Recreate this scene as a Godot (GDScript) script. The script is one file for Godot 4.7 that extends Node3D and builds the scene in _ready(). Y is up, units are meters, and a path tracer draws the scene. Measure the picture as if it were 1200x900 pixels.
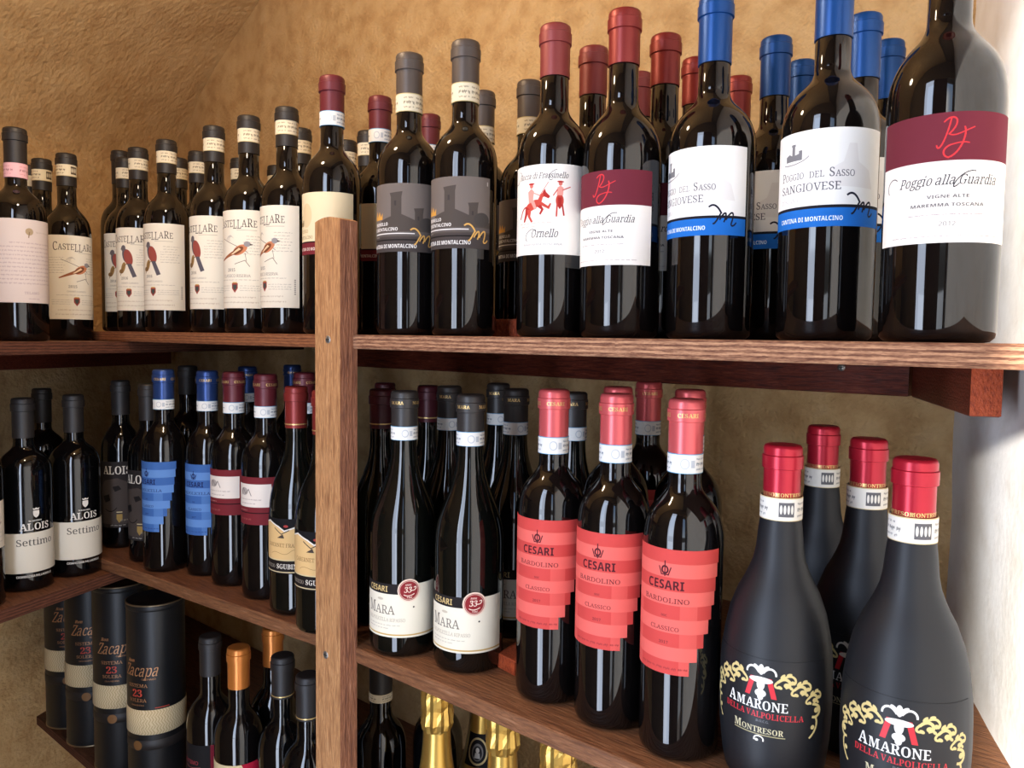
extends Node3D
# Wine shelves in a plastered niche. y is up, metres. EYE is the height of the lens, which is level with the upper shelf.
const EYE := 1.5
const TOP := EYE - 0.0005      # upper shelf, top face
const MID := EYE - 0.347       # middle shelf, top face
const LOW := EYE - 0.7255      # lower shelf, top face
const SIDE := 0.386            # the side walls run obliquely: x grows by this much per metre of z

var mats := {}
var fonts := {}
var text_cache := {}
var taken := {}

# ------------------------------------------------------------------ naming
func numbered(called: String) -> String:
	var n: int = taken.get(called, -1) + 1
	taken[called] = n
	return called if n == 0 else "%s_%03d" % [called, n]

func tag(o: Node3D, label: String, category: String, group := "") -> Node3D:
	o.set_meta("label", label)
	o.set_meta("category", category)
	if group != "":
		o.set_meta("group", group)
	return o

func thing(called: String, label: String, category: String, at: Vector3, turn := 0.0, group := "") -> Node3D:
	var o := Node3D.new()
	o.name = numbered(called)
	add_child(o)
	o.position = at
	o.rotation.y = turn
	tag(o, label, category, group)
	return o

func part(called: String, mesh: Mesh, mat: Material, parent: Node3D) -> MeshInstance3D:
	var m := MeshInstance3D.new()
	m.name = called
	m.mesh = mesh
	if mat:
		m.material_override = mat
	parent.add_child(m, true)
	return m

func struct(called: String, mesh: Mesh, mat: Material) -> MeshInstance3D:
	var m := part(called, mesh, mat, self)
	m.set_meta("kind", "structure")
	return m

# ------------------------------------------------------------------ materials
func mat(col: Color, rough := 0.6, metal := 0.0, spec := 0.5) -> StandardMaterial3D:
	var m := StandardMaterial3D.new()
	m.albedo_color = col
	m.roughness = rough
	m.metallic = metal
	m.metallic_specular = spec
	return m

func noise_tex(freq: float, seed_: int, ramp: Array, size := 512, type := FastNoiseLite.TYPE_SIMPLEX_SMOOTH, octaves := 4, normal := 0.0) -> NoiseTexture2D:
	var n := FastNoiseLite.new()
	n.noise_type = type
	n.seed = seed_
	n.frequency = freq
	n.fractal_octaves = octaves
	var t := NoiseTexture2D.new()
	t.noise = n
	t.width = size
	t.height = size
	t.seamless = true
	if normal > 0.0:
		t.as_normal_map = true
		t.bump_strength = normal
	if ramp.size() > 0:
		var g := Gradient.new()
		var offs := PackedFloat32Array()
		var cols := PackedColorArray()
		for r in ramp:
			offs.append(r[0])
			cols.append(r[1])
		g.offsets = offs
		g.colors = cols
		t.color_ramp = g
	return t

func plaster(a: Color, b: Color, c: Color, seed_: int, relief: float, grain := 0.08) -> StandardMaterial3D:
	var m := mat(Color.WHITE, 0.95, 0.0, 0.25)
	m.albedo_texture = noise_tex(0.011, seed_, [[0.0, c], [0.38, b], [0.6, a], [1.0, a.lightened(0.08)]], 1024, FastNoiseLite.TYPE_SIMPLEX_SMOOTH, 6)
	m.uv1_triplanar = true
	m.uv1_world_triplanar = true
	m.uv1_scale = Vector3(1.6, 1.6, 1.6)
	m.heightmap_enabled = true
	m.heightmap_scale = relief
	m.heightmap_texture = noise_tex(grain, seed_ + 5, [[0.0, Color(0, 0, 0)], [1.0, Color(1, 1, 1)]], 1024, FastNoiseLite.TYPE_SIMPLEX_SMOOTH, 6)
	return m

func wood(a: Color, b: Color, seed_: int, along: Vector3, rough := 0.55) -> StandardMaterial3D:
	var m := mat(Color.WHITE, rough, 0.0, 0.4)
	m.albedo_texture = noise_tex(0.018, seed_, [[0.1, b], [0.42, a.lerp(b, 0.35)], [0.55, a], [0.62, a.lerp(b, 0.6)], [0.75, a], [1.0, a.lightened(0.12)]], 512, FastNoiseLite.TYPE_SIMPLEX_SMOOTH, 5)
	m.uv1_triplanar = true
	m.uv1_scale = along
	m.heightmap_enabled = true
	m.heightmap_scale = 0.08
	m.heightmap_texture = noise_tex(0.03, seed_ + 9, [[0.0, Color(0, 0, 0)], [1.0, Color(1, 1, 1)]], 512)
	return m

func ply_edge(light: Color, dark: Color, seed_: int) -> StandardMaterial3D:
	# the sawn edge of plywood: five plies, long grain light, cross grain dark, rough fibres
	var im := Image.create(512, 48, false, Image.FORMAT_RGB8)
	var n := FastNoiseLite.new()
	n.seed = seed_
	n.frequency = 0.02
	n.fractal_octaves = 4
	var plies := [0.35, 0.9, 0.15, 0.85, 0.3, 0.95, 0.2, 0.6]
	for y in 48:
		for x in 512:
			var yy := y + 2.2 * n.get_noise_2d(x * 0.25, y * 0.5)
			var k: float = plies[clampi(int(yy / 6.0), 0, 7)]
			var g := n.get_noise_2d(x * 1.4 + 900, y * 9.0) * 0.55 + n.get_noise_2d(x * 6.0, y * 22.0) * 0.35
			im.set_pixel(x, y, dark.lerp(light, clampf(k * 0.75 + 0.12 + g, 0.0, 1.0)))
	var m := mat(Color.WHITE, 0.75, 0.0, 0.3)
	m.albedo_texture = ImageTexture.create_from_image(im)
	return m

func glass_dark(col: Color, rough := 0.04) -> StandardMaterial3D:
	var m := mat(col, rough, 0.0, 0.55)
	return m

func foil(col: Color, rough: float, metal: float) -> StandardMaterial3D:
	return mat(col, rough, metal, 0.5)

func c8(r: int, g: int, b: int) -> Color:
	return Color8(r, g, b)

# ------------------------------------------------------------------ meshes
func quad(st: SurfaceTool, a: Vector3, b: Vector3, c: Vector3, d: Vector3, ua := Vector2(0, 1), ub := Vector2(1, 1), uc := Vector2(1, 0), ud := Vector2(0, 0)) -> void:
	# a b c d counter-clockwise seen from outside
	var p := [a, c, b, a, d, c]
	var u := [ua, uc, ub, ua, ud, uc]
	for i in 6:
		st.set_uv(u[i])
		st.add_vertex(p[i])

func begin(smooth := true) -> SurfaceTool:
	var st := SurfaceTool.new()
	st.begin(Mesh.PRIMITIVE_TRIANGLES)
	st.set_smooth_group(0 if smooth else -1)
	return st

func finish(st: SurfaceTool) -> ArrayMesh:
	st.generate_normals()
	return st.commit()

func box_into(st: SurfaceTool, lo: Vector3, hi: Vector3) -> void:
	var v := func(i: int) -> Vector3: return Vector3(hi.x if i & 1 else lo.x, hi.y if i & 2 else lo.y, hi.z if i & 4 else lo.z)
	quad(st, v.call(4), v.call(5), v.call(7), v.call(6))
	quad(st, v.call(1), v.call(0), v.call(2), v.call(3))
	quad(st, v.call(5), v.call(1), v.call(3), v.call(7))
	quad(st, v.call(0), v.call(4), v.call(6), v.call(2))
	quad(st, v.call(6), v.call(7), v.call(3), v.call(2))
	quad(st, v.call(0), v.call(1), v.call(5), v.call(4))

func box_mesh(lo: Vector3, hi: Vector3) -> ArrayMesh:
	var st := begin(false)
	box_into(st, lo, hi)
	return finish(st)

func prism(poly: Array, y0: float, y1: float, face_mat: Material, edge_mat: Material, bevel := 0.0012) -> ArrayMesh:
	# an upright prism over a plan outline of Vector2(x, z); bevelled rims; its edge is a second surface
	var n := poly.size()
	var area := 0.0
	for i in n:
		var a: Vector2 = poly[i]
		var b: Vector2 = poly[(i + 1) % n]
		area += a.x * b.y - b.x * a.y
	var pts := []
	for i in n:
		pts.append(poly[i] if area < 0.0 else poly[n - 1 - i])
	var inner := []
	for i in n:
		var p: Vector2 = pts[i]
		var d0: Vector2 = (p - pts[(i + n - 1) % n]).normalized()
		var d1: Vector2 = (pts[(i + 1) % n] - p).normalized()
		var n0 := Vector2(-d0.y, d0.x)
		var n1 := Vector2(-d1.y, d1.x)
		var mid := (n0 + n1).normalized()
		inner.append(p - mid * bevel / maxf(0.3, mid.dot(n0)))
	# orientation: decide by testing that inner shrinks
	var a_in := 0.0
	for i in n:
		a_in += inner[i].x * inner[(i + 1) % n].y - inner[(i + 1) % n].x * inner[i].y
	if absf(a_in) > absf(area):
		for i in n:
			inner[i] = pts[i] * 2.0 - inner[i]
	var mesh := ArrayMesh.new()
	var st := begin(false)
	var flat := PackedVector2Array(inner)
	var tri := Geometry2D.triangulate_polygon(flat)
	for side in [0, 1]:
		var y := y1 if side else y0
		for k in range(0, tri.size(), 3):
			var a: Vector2 = flat[tri[k]]
			var b: Vector2 = flat[tri[k + 1]]
			var c: Vector2 = flat[tri[k + 2]]
			var up := (b - a).cross(c - a) > 0.0
			var order := [a, b, c] if up == (side == 1) else [a, c, b]
			for p in order:
				st.set_uv(p)
				st.add_vertex(Vector3(p.x, y, p.y))
	st.generate_normals()
	st.commit(mesh)
	st = begin(false)
	var run := 0.0
	for i in n:
		var a: Vector2 = pts[i]
		var b: Vector2 = pts[(i + 1) % n]
		var ia: Vector2 = inner[i]
		var ib: Vector2 = inner[(i + 1) % n]
		var l := a.distance_to(b)
		var u0 := run * 3.0
		var u1 := (run + l) * 3.0
		var rows := [[ia, ib, y0, 1.0], [a, b, y0 + bevel, 0.94], [a, b, y1 - bevel, 0.06], [ia, ib, y1, 0.0]]
		for k in 3:
			var r0: Array = rows[k]
			var r1: Array = rows[k + 1]
			quad(st, Vector3(r0[1].x, r0[2], r0[1].y), Vector3(r0[0].x, r0[2], r0[0].y), Vector3(r1[0].x, r1[2], r1[0].y), Vector3(r1[1].x, r1[2], r1[1].y), Vector2(u1, r0[3]), Vector2(u0, r0[3]), Vector2(u0, r1[3]), Vector2(u1, r1[3]))
		run += l
	st.generate_normals()
	st.commit(mesh)
	mesh.surface_set_material(0, face_mat)
	mesh.surface_set_material(1, edge_mat)
	return mesh

func lathe(profile: Array, segs := 44) -> ArrayMesh:
	# profile of Vector2(radius, height) from bottom to top; a repeated point makes a crease
	var st := SurfaceTool.new()
	st.begin(Mesh.PRIMITIVE_TRIANGLES)
	var n := profile.size()
	var nor := []
	for i in n:
		var p: Vector2 = profile[i]
		var t := Vector2.ZERO
		if i > 0 and not p.is_equal_approx(profile[i - 1]):
			t += (p - profile[i - 1]).normalized()
		if i < n - 1 and not p.is_equal_approx(profile[i + 1]):
			t += (profile[i + 1] - p).normalized()
		nor.append(Vector2(t.y, -t.x).normalized())
	var along := [0.0]
	for i in range(1, n):
		along.append(along[i - 1] + profile[i - 1].distance_to(profile[i]))
	for i in n:
		for s in segs + 1:
			var a := TAU * s / segs
			st.set_normal(Vector3(sin(a) * nor[i].x, nor[i].y, cos(a) * nor[i].x))
			st.set_uv(Vector2(float(s) / segs, 1.0 - along[i] / along[n - 1]))
			st.add_vertex(Vector3(sin(a) * profile[i].x, profile[i].y, cos(a) * profile[i].x))
	for i in n - 1:
		if profile[i].is_equal_approx(profile[i + 1]):
			continue
		for s in segs:
			var k := i * (segs + 1) + s
			var up := k + segs + 1
			for idx in [k, up, k + 1, k + 1, up, up + 1]:
				st.add_index(idx)
	return st.commit()

func radius_at(profile: Array, y: float) -> float:
	for i in profile.size() - 1:
		var a: Vector2 = profile[i]
		var b: Vector2 = profile[i + 1]
		if b.y > a.y and y >= a.y and y <= b.y:
			return lerpf(a.x, b.x, (y - a.y) / (b.y - a.y))
	return profile[profile.size() - 1].x

func patch(profile: Array, y0: float, y1: float, a0: float, a1: float, lift := 0.0003, uv := Rect2(0, 0, 1, 1), rows := 1) -> ArrayMesh:
	# paper glued round a bottle, from angle a0 to a1 (degrees, growing to the viewer's right), with its cut rim
	var st := SurfaceTool.new()
	st.begin(Mesh.PRIMITIVE_TRIANGLES)
	var cols := maxi(3, int(ceil((a1 - a0) / 6.0)))
	var at := func(c: int, r: int, l: float) -> Vector3:
		var a := deg_to_rad(lerpf(a0, a1, float(c) / cols))
		var y := lerpf(y0, y1, float(r) / rows)
		var rr := radius_at(profile, y) + l
		return Vector3(sin(a) * rr, y, cos(a) * rr)
	var uvat := func(c: int, r: int) -> Vector2:
		return uv.position + uv.size * Vector2(float(c) / cols, 1.0 - float(r) / rows)
	st.set_smooth_group(0)
	for r in rows:
		for c in cols:
			quad(st, at.call(c, r, lift), at.call(c + 1, r, lift), at.call(c + 1, r + 1, lift), at.call(c, r + 1, lift), uvat.call(c, r), uvat.call(c + 1, r), uvat.call(c + 1, r + 1), uvat.call(c, r + 1))
	st.set_smooth_group(1)
	for c in cols:
		quad(st, at.call(c, rows, lift), at.call(c + 1, rows, lift), at.call(c + 1, rows, -0.0002), at.call(c, rows, -0.0002), uvat.call(c, rows), uvat.call(c + 1, rows), uvat.call(c + 1, rows), uvat.call(c, rows))
		quad(st, at.call(c + 1, 0, lift), at.call(c, 0, lift), at.call(c, 0, -0.0002), at.call(c + 1, 0, -0.0002), uvat.call(c + 1, 0), uvat.call(c, 0), uvat.call(c, 0), uvat.call(c + 1, 0))
	return finish(st)

func disc_patch(profile: Array, cy: float, ca: float, r: float, lift: float) -> ArrayMesh:
	# a round sticker bent on a bottle
	var st := begin(true)
	var rr := radius_at(profile, cy) + lift
	var rings := [0.0, 0.5, 1.0]
	var at := func(k: int, s: int) -> Vector3:
		var t := TAU * s / 28.0
		var a: float = deg_to_rad(ca) + cos(t) * r * rings[k] / rr
		return Vector3(sin(a) * rr, cy + sin(t) * r * rings[k], cos(a) * rr)
	var uvat := func(k: int, s: int) -> Vector2:
		var t := TAU * s / 28.0
		return Vector2(0.5 + 0.5 * cos(t) * rings[k], 0.5 - 0.5 * sin(t) * rings[k])
	for k in 2:
		for s in 28:
			quad(st, at.call(k, s + 1), at.call(k, s), at.call(k + 1, s), at.call(k + 1, s + 1), uvat.call(k, s + 1), uvat.call(k, s), uvat.call(k + 1, s), uvat.call(k + 1, s + 1))
	return finish(st)

# ------------------------------------------------------------------ lettering
func font(which: String) -> Font:
	if not fonts.has(which):
		var f := SystemFont.new()
		f.font_names = PackedStringArray([{"s": "Droid Sans", "S": "Droid Sans", "r": "Droid Serif", "R": "Droid Serif", "m": "Droid Sans Mono"}[which]])
		f.font_weight = 700 if which in ["S", "R"] else 400
		fonts[which] = f
	return fonts[which]

func glyphs(s: String, which: String) -> Dictionary:
	# flat triangles of a line of text, baseline at 0 and capitals 1 high, starting at x = 0
	var key := which + s
	if not text_cache.has(key):
		var raw := []
		for word in ["H", s]:
			var t := TextMesh.new()
			t.font = font(which)
			t.font_size = 48
			t.pixel_size = 1.0
			t.depth = 0.0
			t.curve_step = 2.0
			t.text = word
			var arr := t.surface_get_arrays(0) if t.get_surface_count() else []
			var v: PackedVector3Array = arr[Mesh.ARRAY_VERTEX] if arr.size() else PackedVector3Array()
			var ix: PackedInt32Array = arr[Mesh.ARRAY_INDEX] if arr.size() and arr[Mesh.ARRAY_INDEX] != null else PackedInt32Array()
			var out := PackedVector2Array()
			if ix.size():
				for i in ix:
					out.append(Vector2(v[i].x, v[i].y))
			else:
				for p in v:
					out.append(Vector2(p.x, p.y))
			raw.append(out)
		var lo := 1e9
		var hi := -1e9
		for p in raw[0]:
			lo = minf(lo, p.y)
			hi = maxf(hi, p.y)
		var x0 := 1e9
		var x1 := -1e9
		for p in raw[1]:
			x0 = minf(x0, p.x)
			x1 = maxf(x1, p.x)
		var v2 := PackedVector2Array()
		for p in raw[1]:
			v2.append(Vector2(p.x - x0, p.y - lo) / (hi - lo))
		text_cache[key] = {"v": v2, "w": (x1 - x0) / (hi - lo)}
	return text_cache[key]

func bent_text(s: String, which: String, radius: float, y: float, cap: float, centre: float, squeeze := 1.0, shear := 0.0) -> ArrayMesh:
	# foil lettering pressed on a round surface: centre in degrees, cap = height of capitals
	var g := glyphs(s, which)
	var st := begin(true)
	var w: float = g.w
	var v: PackedVector2Array = g.v
	for i in range(0, v.size(), 3):
		var tri := [v[i], v[i + 1], v[i + 2]]
		if (tri[1] - tri[0]).cross(tri[2] - tri[0]) > 0.0:
			tri = [v[i], v[i + 2], v[i + 1]]
		for p in tri:
			var a: float = deg_to_rad(centre) + (p.x - w * 0.5 + p.y * shear) * cap * squeeze / radius
			st.set_uv(p)
			st.add_vertex(Vector3(sin(a) * radius, y + p.y * cap, cos(a) * radius))
	return finish(st)

# ------------------------------------------------------------------ printing labels (sizes in millimetres)
class Print:
	var im: Image
	var k: float
	var host
	func _init(h, w: float, hh: float, bg: Color, per_mm := 4.0):
		host = h
		k = per_mm
		im = Image.create(int(w * k), int(hh * k), false, Image.FORMAT_RGB8)
		im.fill(bg)
	func rect(x: float, y: float, w: float, h: float, c: Color):
		im.fill_rect(Rect2i(roundi(x * k), roundi(y * k), maxi(1, roundi(w * k)), maxi(1, roundi(h * k))), c)
	func tris(v: PackedVector2Array, c: Color):
		# v in millimetres, y down; coverage by three sub-lines per pixel
		if v.size() < 3:
			return
		var lo := Vector2(1e9, 1e9)
		var hi := Vector2(-1e9, -1e9)
		for p in v:
			lo = lo.min(p * k)
			hi = hi.max(p * k)
		var x0 := maxi(0, int(floor(lo.x)))
		var y0 := maxi(0, int(floor(lo.y)))
		var x1 := mini(im.get_width(), int(ceil(hi.x)) + 1)
		var y1 := mini(im.get_height(), int(ceil(hi.y)) + 1)
		var bw := x1 - x0
		var bh := y1 - y0
		if bw <= 0 or bh <= 0:
			return
		var cov := PackedFloat32Array()
		cov.resize(bw * bh)
		for i in range(0, v.size() - 2, 3):
			var a := v[i] * k
			var b := v[i + 1] * k
			var d := v[i + 2] * k
			var ya := minf(a.y, minf(b.y, d.y))
			var yb := maxf(a.y, maxf(b.y, d.y))
			var s := int(ceil((ya - y0) * 3.0 - 0.5))
			var s1 := int(floor((yb - y0) * 3.0 - 0.5))
			s = maxi(s, 0)
			s1 = mini(s1, bh * 3 - 1)
			while s <= s1:
				var y := y0 + (s + 0.5) / 3.0
				var xa := 1e9
				var xb := -1e9
				for e in [[a, b], [b, d], [d, a]]:
					var p: Vector2 = e[0]
					var q: Vector2 = e[1]
					if (p.y <= y) != (q.y <= y):
						var x := p.x + (y - p.y) / (q.y - p.y) * (q.x - p.x)
						xa = minf(xa, x)
						xb = maxf(xb, x)
				if xb > xa:
					var i0 := maxi(int(floor(xa)), x0)
					var i1 := mini(int(floor(xb)), x1 - 1)
					var row := (s / 3) * bw - x0
					for x in range(i0, i1 + 1):
						cov[row + x] += (minf(xb, x + 1.0) - maxf(xa, x)) / 3.0
				s += 1
		for y in bh:
			for x in bw:
				var t := cov[y * bw + x]
				if t > 0.01:
					im.set_pixel(x0 + x, y0 + y, im.get_pixel(x0 + x, y0 + y).lerp(c, minf(t, 1.0) * c.a))
	func text(s: String, x: float, y: float, cap: float, c: Color, which := "r", align := 0.5, shear := 0.0, squeeze := 1.0):
		var g: Dictionary = host.glyphs(s, which)
		var w: float = g.w
		var out := PackedVector2Array()
		for p in g.v:
			out.append(Vector2(x + (p.x - w * align + p.y * shear) * cap * squeeze, y - p.y * cap))
		tris(out, c)
	func run(x: float, y: float, c: Color, pieces: Array, which := "r") -> float:
		# letters of different sizes set one after another: [text, cap height, drop, squeeze]
		for q in pieces:
			text(q[0], x, y + q[2], q[1], c, which, 0.0, 0.0, q[3])
			x += host.glyphs(q[0], which).w * q[1] * q[3] + 0.7
		return x
	func poly(pts: Array, c: Color):
		var flat := PackedVector2Array(pts)
		var out := PackedVector2Array()
		for i in Geometry2D.triangulate_polygon(flat):
			out.append(flat[i])
		tris(out, c)
	func ellipse(cx: float, cy: float, rx: float, ry: float, c: Color, rot := 0.0):
		var pts := []
		for i in 24:
			pts.append(Vector2(cx, cy) + Vector2(cos(TAU * i / 24.0) * rx, sin(TAU * i / 24.0) * ry).rotated(rot))
		poly(pts, c)
	func stroke(pts: Array, w: float, c: Color):
		var out := PackedVector2Array()
		for i in pts.size() - 1:
			var a: Vector2 = pts[i]
			var b: Vector2 = pts[i + 1]
			var d := (b - a).normalized() * w * 0.5
			var s := Vector2(-d.y, d.x)
			for p in [a + s - d, b + s + d, b - s + d, a + s - d, b - s + d, a - s - d]:
				out.append(p)
		tris(out, c)
	func curve(p0: Vector2, p1: Vector2, p2: Vector2, p3: Vector2, w: float, c: Color):
		var pts := []
		for i in 13:
			pts.append(p0.bezier_interpolate(p1, p2, p3, i / 12.0))
		stroke(pts, w, c)
	func small_print(x0: float, x1: float, y: float, h: float, c: Color, seed_: int):
		# a line of print too small to read: words as broken strokes
		var r := RandomNumberGenerator.new()
		r.seed = seed_
		var x := x0
		while x < x1 - 1.0:
			var w := minf(r.randf_range(1.5, 6.0), x1 - x)
			var q := x
			while q < x + w - 0.3:
				rect(q, y - h * r.randf_range(0.6, 1.0), 0.3, h * r.randf_range(0.5, 1.0), c)
				q += 0.6
			rect(x, y - h * 0.5, w - 0.3, 0.25, Color(c, 1.0).lerp(im.get_pixel(1, 1), 0.4))
			x += w + 1.1
	func done(rough := 0.6) -> StandardMaterial3D:
		var m := StandardMaterial3D.new()
		m.albedo_texture = ImageTexture.create_from_image(im)
		m.roughness = rough + 0.2
		m.metallic_specular = 0.25
		m.texture_repeat = false
		return m

func V(x: float, y: float) -> Vector2:
	return Vector2(x, y)

# ------------------------------------------------------------------ the prints
func print_castellare(year: String, finch: bool, riserva: bool) -> StandardMaterial3D:
	var p := Print.new(self, 101, 133, c8(231, 223, 206))
	var ink := c8(70, 62, 58)
	var grey := c8(150, 142, 132)
	var tint := 50.5
	p.run(18, 23, ink, [["C", 13.5, 1.0, 0.72], ["A", 9.5, 0.0, 0.72], ["STE", 9.5, 0.0, 0.72], ["LL", 12.0, 2.4, 0.6], ["A", 10.0, 0.0, 0.72], ["R", 11.5, 0.0, 0.72], ["E", 9.0, 0.0, 0.72]])
	p.rect(55, 27, 27, 0.4, grey)
	for i in 7:
		p.small_print(64 + (4 if i < 2 else 0), 92 - (i % 3) * 2, 36 + i * 4.0, 1.3, grey, 40 + i)
		if finch and not riserva:
			p.small_print(10, 34 + (i % 2) * 2, 36 + i * 4.0, 1.3, grey, 60 + i)
	if finch:
		p.stroke([V(30, 38), V(62, 52), V(70, 58)], 0.7, c8(120, 110, 100))
		p.stroke([V(52, 73), V(66, 68), V(72, 76)], 0.8, c8(120, 110, 100))
		p.stroke([V(66, 58), V(68, 69)], 0.6, c8(110, 100, 90))
		for i in 5:
			p.curve(V(36 + i * 2, 42), V(38 + i, 36), V(42 + i, 34), V(46 + i, 34 + i), 0.5, c8(190, 182, 172))
		p.poly([V(26, 67), V(27, 68.5), V(52, 60), V(50, 55)], c8(150, 92, 62))
		p.ellipse(59, 54, 11, 6.0, c8(196, 128, 92), -0.5)
		p.ellipse(56, 55, 9, 4.0, c8(120, 70, 46), -0.55)
		p.poly([V(46, 60), V(58, 51), V(61, 53), V(49, 60)], c8(232, 200, 160))
		p.ellipse(69, 46, 4.4, 3.8, c8(146, 142, 144))
		p.poly([V(72.5, 45), V(77, 46.5), V(72.5, 48)], c8(90, 80, 74))
	else:
		p.ellipse(47, 45, 6.2, 12, c8(96, 90, 94), -0.28)
		p.ellipse(51, 48, 7.0, 13.5, c8(152, 76, 66), -0.25)
		p.ellipse(42.5, 33, 4.2, 5.0, c8(104, 98, 102), 0.3)
		p.poly([V(38.5, 34), V(40, 31.5), V(36, 35.5)], c8(60, 54, 54))
		p.poly([V(49, 58), V(56, 58), V(64, 78), V(58, 80)], c8(90, 86, 94))
		p.ellipse(42, 64, 4, 9, c8(150, 116, 70), 0.3)
		p.ellipse(38, 70, 5, 3.5, c8(128, 98, 62))
		p.stroke([V(36, 76), V(44, 60), V(50, 58)], 1.0, c8(110, 86, 56))
	p.text(year, 46 if finch else 44, 83, 4.2, ink, "r")
	if riserva:
		p.text("CLASSICO RISERVA", 52, 91, 4.0, c8(140, 128, 118), "s", 0.5, 0.0, 0.9)
	else:
		p.text("CHIANTI CLASSICO", 52, 90, 2.4, grey, "s")
	p.small_print(22, 84, 95, 1.2, grey, 12)
	p.poly([V(47, 99), V(56, 99), V(56, 106), V(51.5, 112), V(47, 106)], c8(150, 70, 60))
	p.poly([V(48.6, 101), V(54.4, 101), V(54.4, 105), V(51.5, 109), V(48.6, 105)], c8(70, 74, 70))
	p.rect(48, 97.5, 7, 1.4, c8(200, 160, 90))
	for i in 3:
		p.small_print(14, 44, 103 + i * 3.2, 1.2, grey, 20 + i)
		p.small_print(59, 92, 103 + i * 3.2, 1.2, grey, 30 + i)
	p.small_print(24, 80, 119, 2.0, c8(170, 150, 130), 90)
	p.small_print(20, 84, 126, 2.0, c8(170, 150, 130), 91)
	if riserva or not finch:
		for i in 8:
			p.rect(94, 96 + i * 2.6, 2.2, 1.6, grey)
	return p.done(0.7)

func print_script_letter() -> StandardMaterial3D:
	var p := Print.new(self, 100, 116, c8(210, 196, 190))
	var ink := c8(160, 140, 146)
	p.ellipse(58, 17, 5, 5, c8(170, 150, 120))
	p.stroke([V(58, 18), V(57, 25)], 1.2, c8(130, 110, 90))
	p.small_print(67, 92, 18, 2.2, c8(176, 160, 150), 5)
	for i in 11:
		p.small_print(18 if i else 34, 92, 34 + i * 5.6, 2.2, ink, 100 + i)
	p.text("TELAMO", 60, 104, 3.4, ink, "r")
	p.small_print(56, 70, 111, 1.8, ink, 7)
	return p.done(0.7)

func castle(p: Print, x: float, y: float, s: float, c: Color) -> void:
	p.rect(x + 9 * s, y - 16 * s, 4 * s, 16 * s, c)
	p.rect(x + 8.4 * s, y - 17.5 * s, 5.2 * s, 2.2 * s, c)
	p.poly([V(x, y), V(x, y - 6 * s), V(x + 5 * s, y - 8 * s), V(x + 9 * s, y - 6 * s), V(x + 9 * s, y)], c)
	p.poly([V(x + 13 * s, y), V(x + 13 * s, y - 6 * s), V(x + 18 * s, y - 7 * s), V(x + 18 * s, y - 10 * s), V(x + 22 * s, y - 10 * s), V(x + 22 * s, y)], c)

func swirl_m(p: Print, x: float, y: float, s: float, c: Color) -> void:
	p.curve(V(x, y), V(x + 5 * s, y - 4 * s), V(x + 9 * s, y + 2 * s), V(x + 11 * s, y + 6 * s), 1.6 * s, c)
	p.curve(V(x + 11 * s, y + 6 * s), V(x + 9 * s, y + 9 * s), V(x + 6 * s, y + 16 * s), V(x + 4 * s, y + 16 * s), 1.4 * s, c)
	p.curve(V(x + 10 * s, y + 12 * s), V(x + 14 * s, y + 4 * s), V(x + 18 * s, y + 4 * s), V(x + 14 * s, y + 14 * s), 1.4 * s, c)
	p.curve(V(x + 16 * s, y + 12 * s), V(x + 20 * s, y + 4 * s), V(x + 26 * s, y + 2 * s), V(x + 21 * s, y + 16 * s), 1.4 * s, c)
	p.curve(V(x + 21 * s, y + 16 * s), V(x + 21 * s, y + 19 * s), V(x + 24 * s, y + 18 * s), V(x + 26 * s, y + 15 * s), 1.2 * s, c)

func print_brunello() -> StandardMaterial3D:
	var p := Print.new(self, 100, 71, c8(110, 100, 94))
	var dk := c8(76, 68, 63)
	p.poly([V(32, 48), V(36, 38), V(50, 34), V(50, 14), V(48.5, 10), V(63, 8.5), V(62, 14), V(62, 32), V(76, 38), V(76, 30), V(75, 26), V(86, 25), V(85, 32), V(85, 46), V(100, 44), V(100, 60), V(32, 60)], dk)
	p.rect(54, 18, 2.2, 5, c8(60, 55, 54))
	p.rect(79, 34, 1.8, 4, c8(60, 55, 54))
	p.ellipse(90, 42, 9, 7, c8(70, 65, 62))
	p.rect(0, 56, 100, 15, c8(66, 59, 57))
	p.rect(0, 50, 100, 4.4, c8(92, 85, 82))
	p.poly([V(20, 37), V(20, 30), V(23, 34), V(26, 27), V(29, 34), V(32, 28), V(35, 34), V(38, 30), V(38, 37)], c8(206, 150, 70))
	p.text("BRUNELLO", 46, 43.5, 3.4, c8(232, 228, 224), "S", 1.0)
	p.text("DI MONTALCINO", 58, 49, 3.4, c8(232, 228, 224), "S", 1.0)
	p.rect(18, 51.5, 58, 1.0, c8(226, 222, 218))
	p.rect(20, 58, 70, 1.2, c8(28, 24, 23))
	p.text("CANTINA DI MONTALCINO", 78, 67, 4.0, c8(236, 232, 228), "S", 1.0, 0.0, 0.86)
	swirl_m(p, 72, 48, 0.95, c8(214, 164, 88))
	p.rect(96, 4, 1.2, 4, c8(180, 174, 170))
	return p.done(0.55)

func print_rosso() -> StandardMaterial3D:
	var p := Print.new(self, 100, 71, c8(226, 208, 170))
	p.ellipse(40, 26, 9, 14, c8(216, 192, 150))
	castle(p, 18, 38, 0.7, c8(150, 126, 92))
	p.text("ROSSO", 34, 46, 4, c8(150, 118, 70), "r")
	p.text("DI MONTALCINO", 34, 53, 3.6, c8(120, 98, 70), "r", 0.5, 0.0, 0.8)
	p.rect(0, 56, 100, 1.6, c8(40, 22, 22))
	p.rect(0, 57.6, 100, 13.4, c8(116, 40, 46))
	p.text("CANTINA DI MONTALCINO", 48, 66.5, 3.6, c8(232, 218, 200), "S", 0.5, 0.0, 0.86)
	return p.done(0.6)

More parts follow.
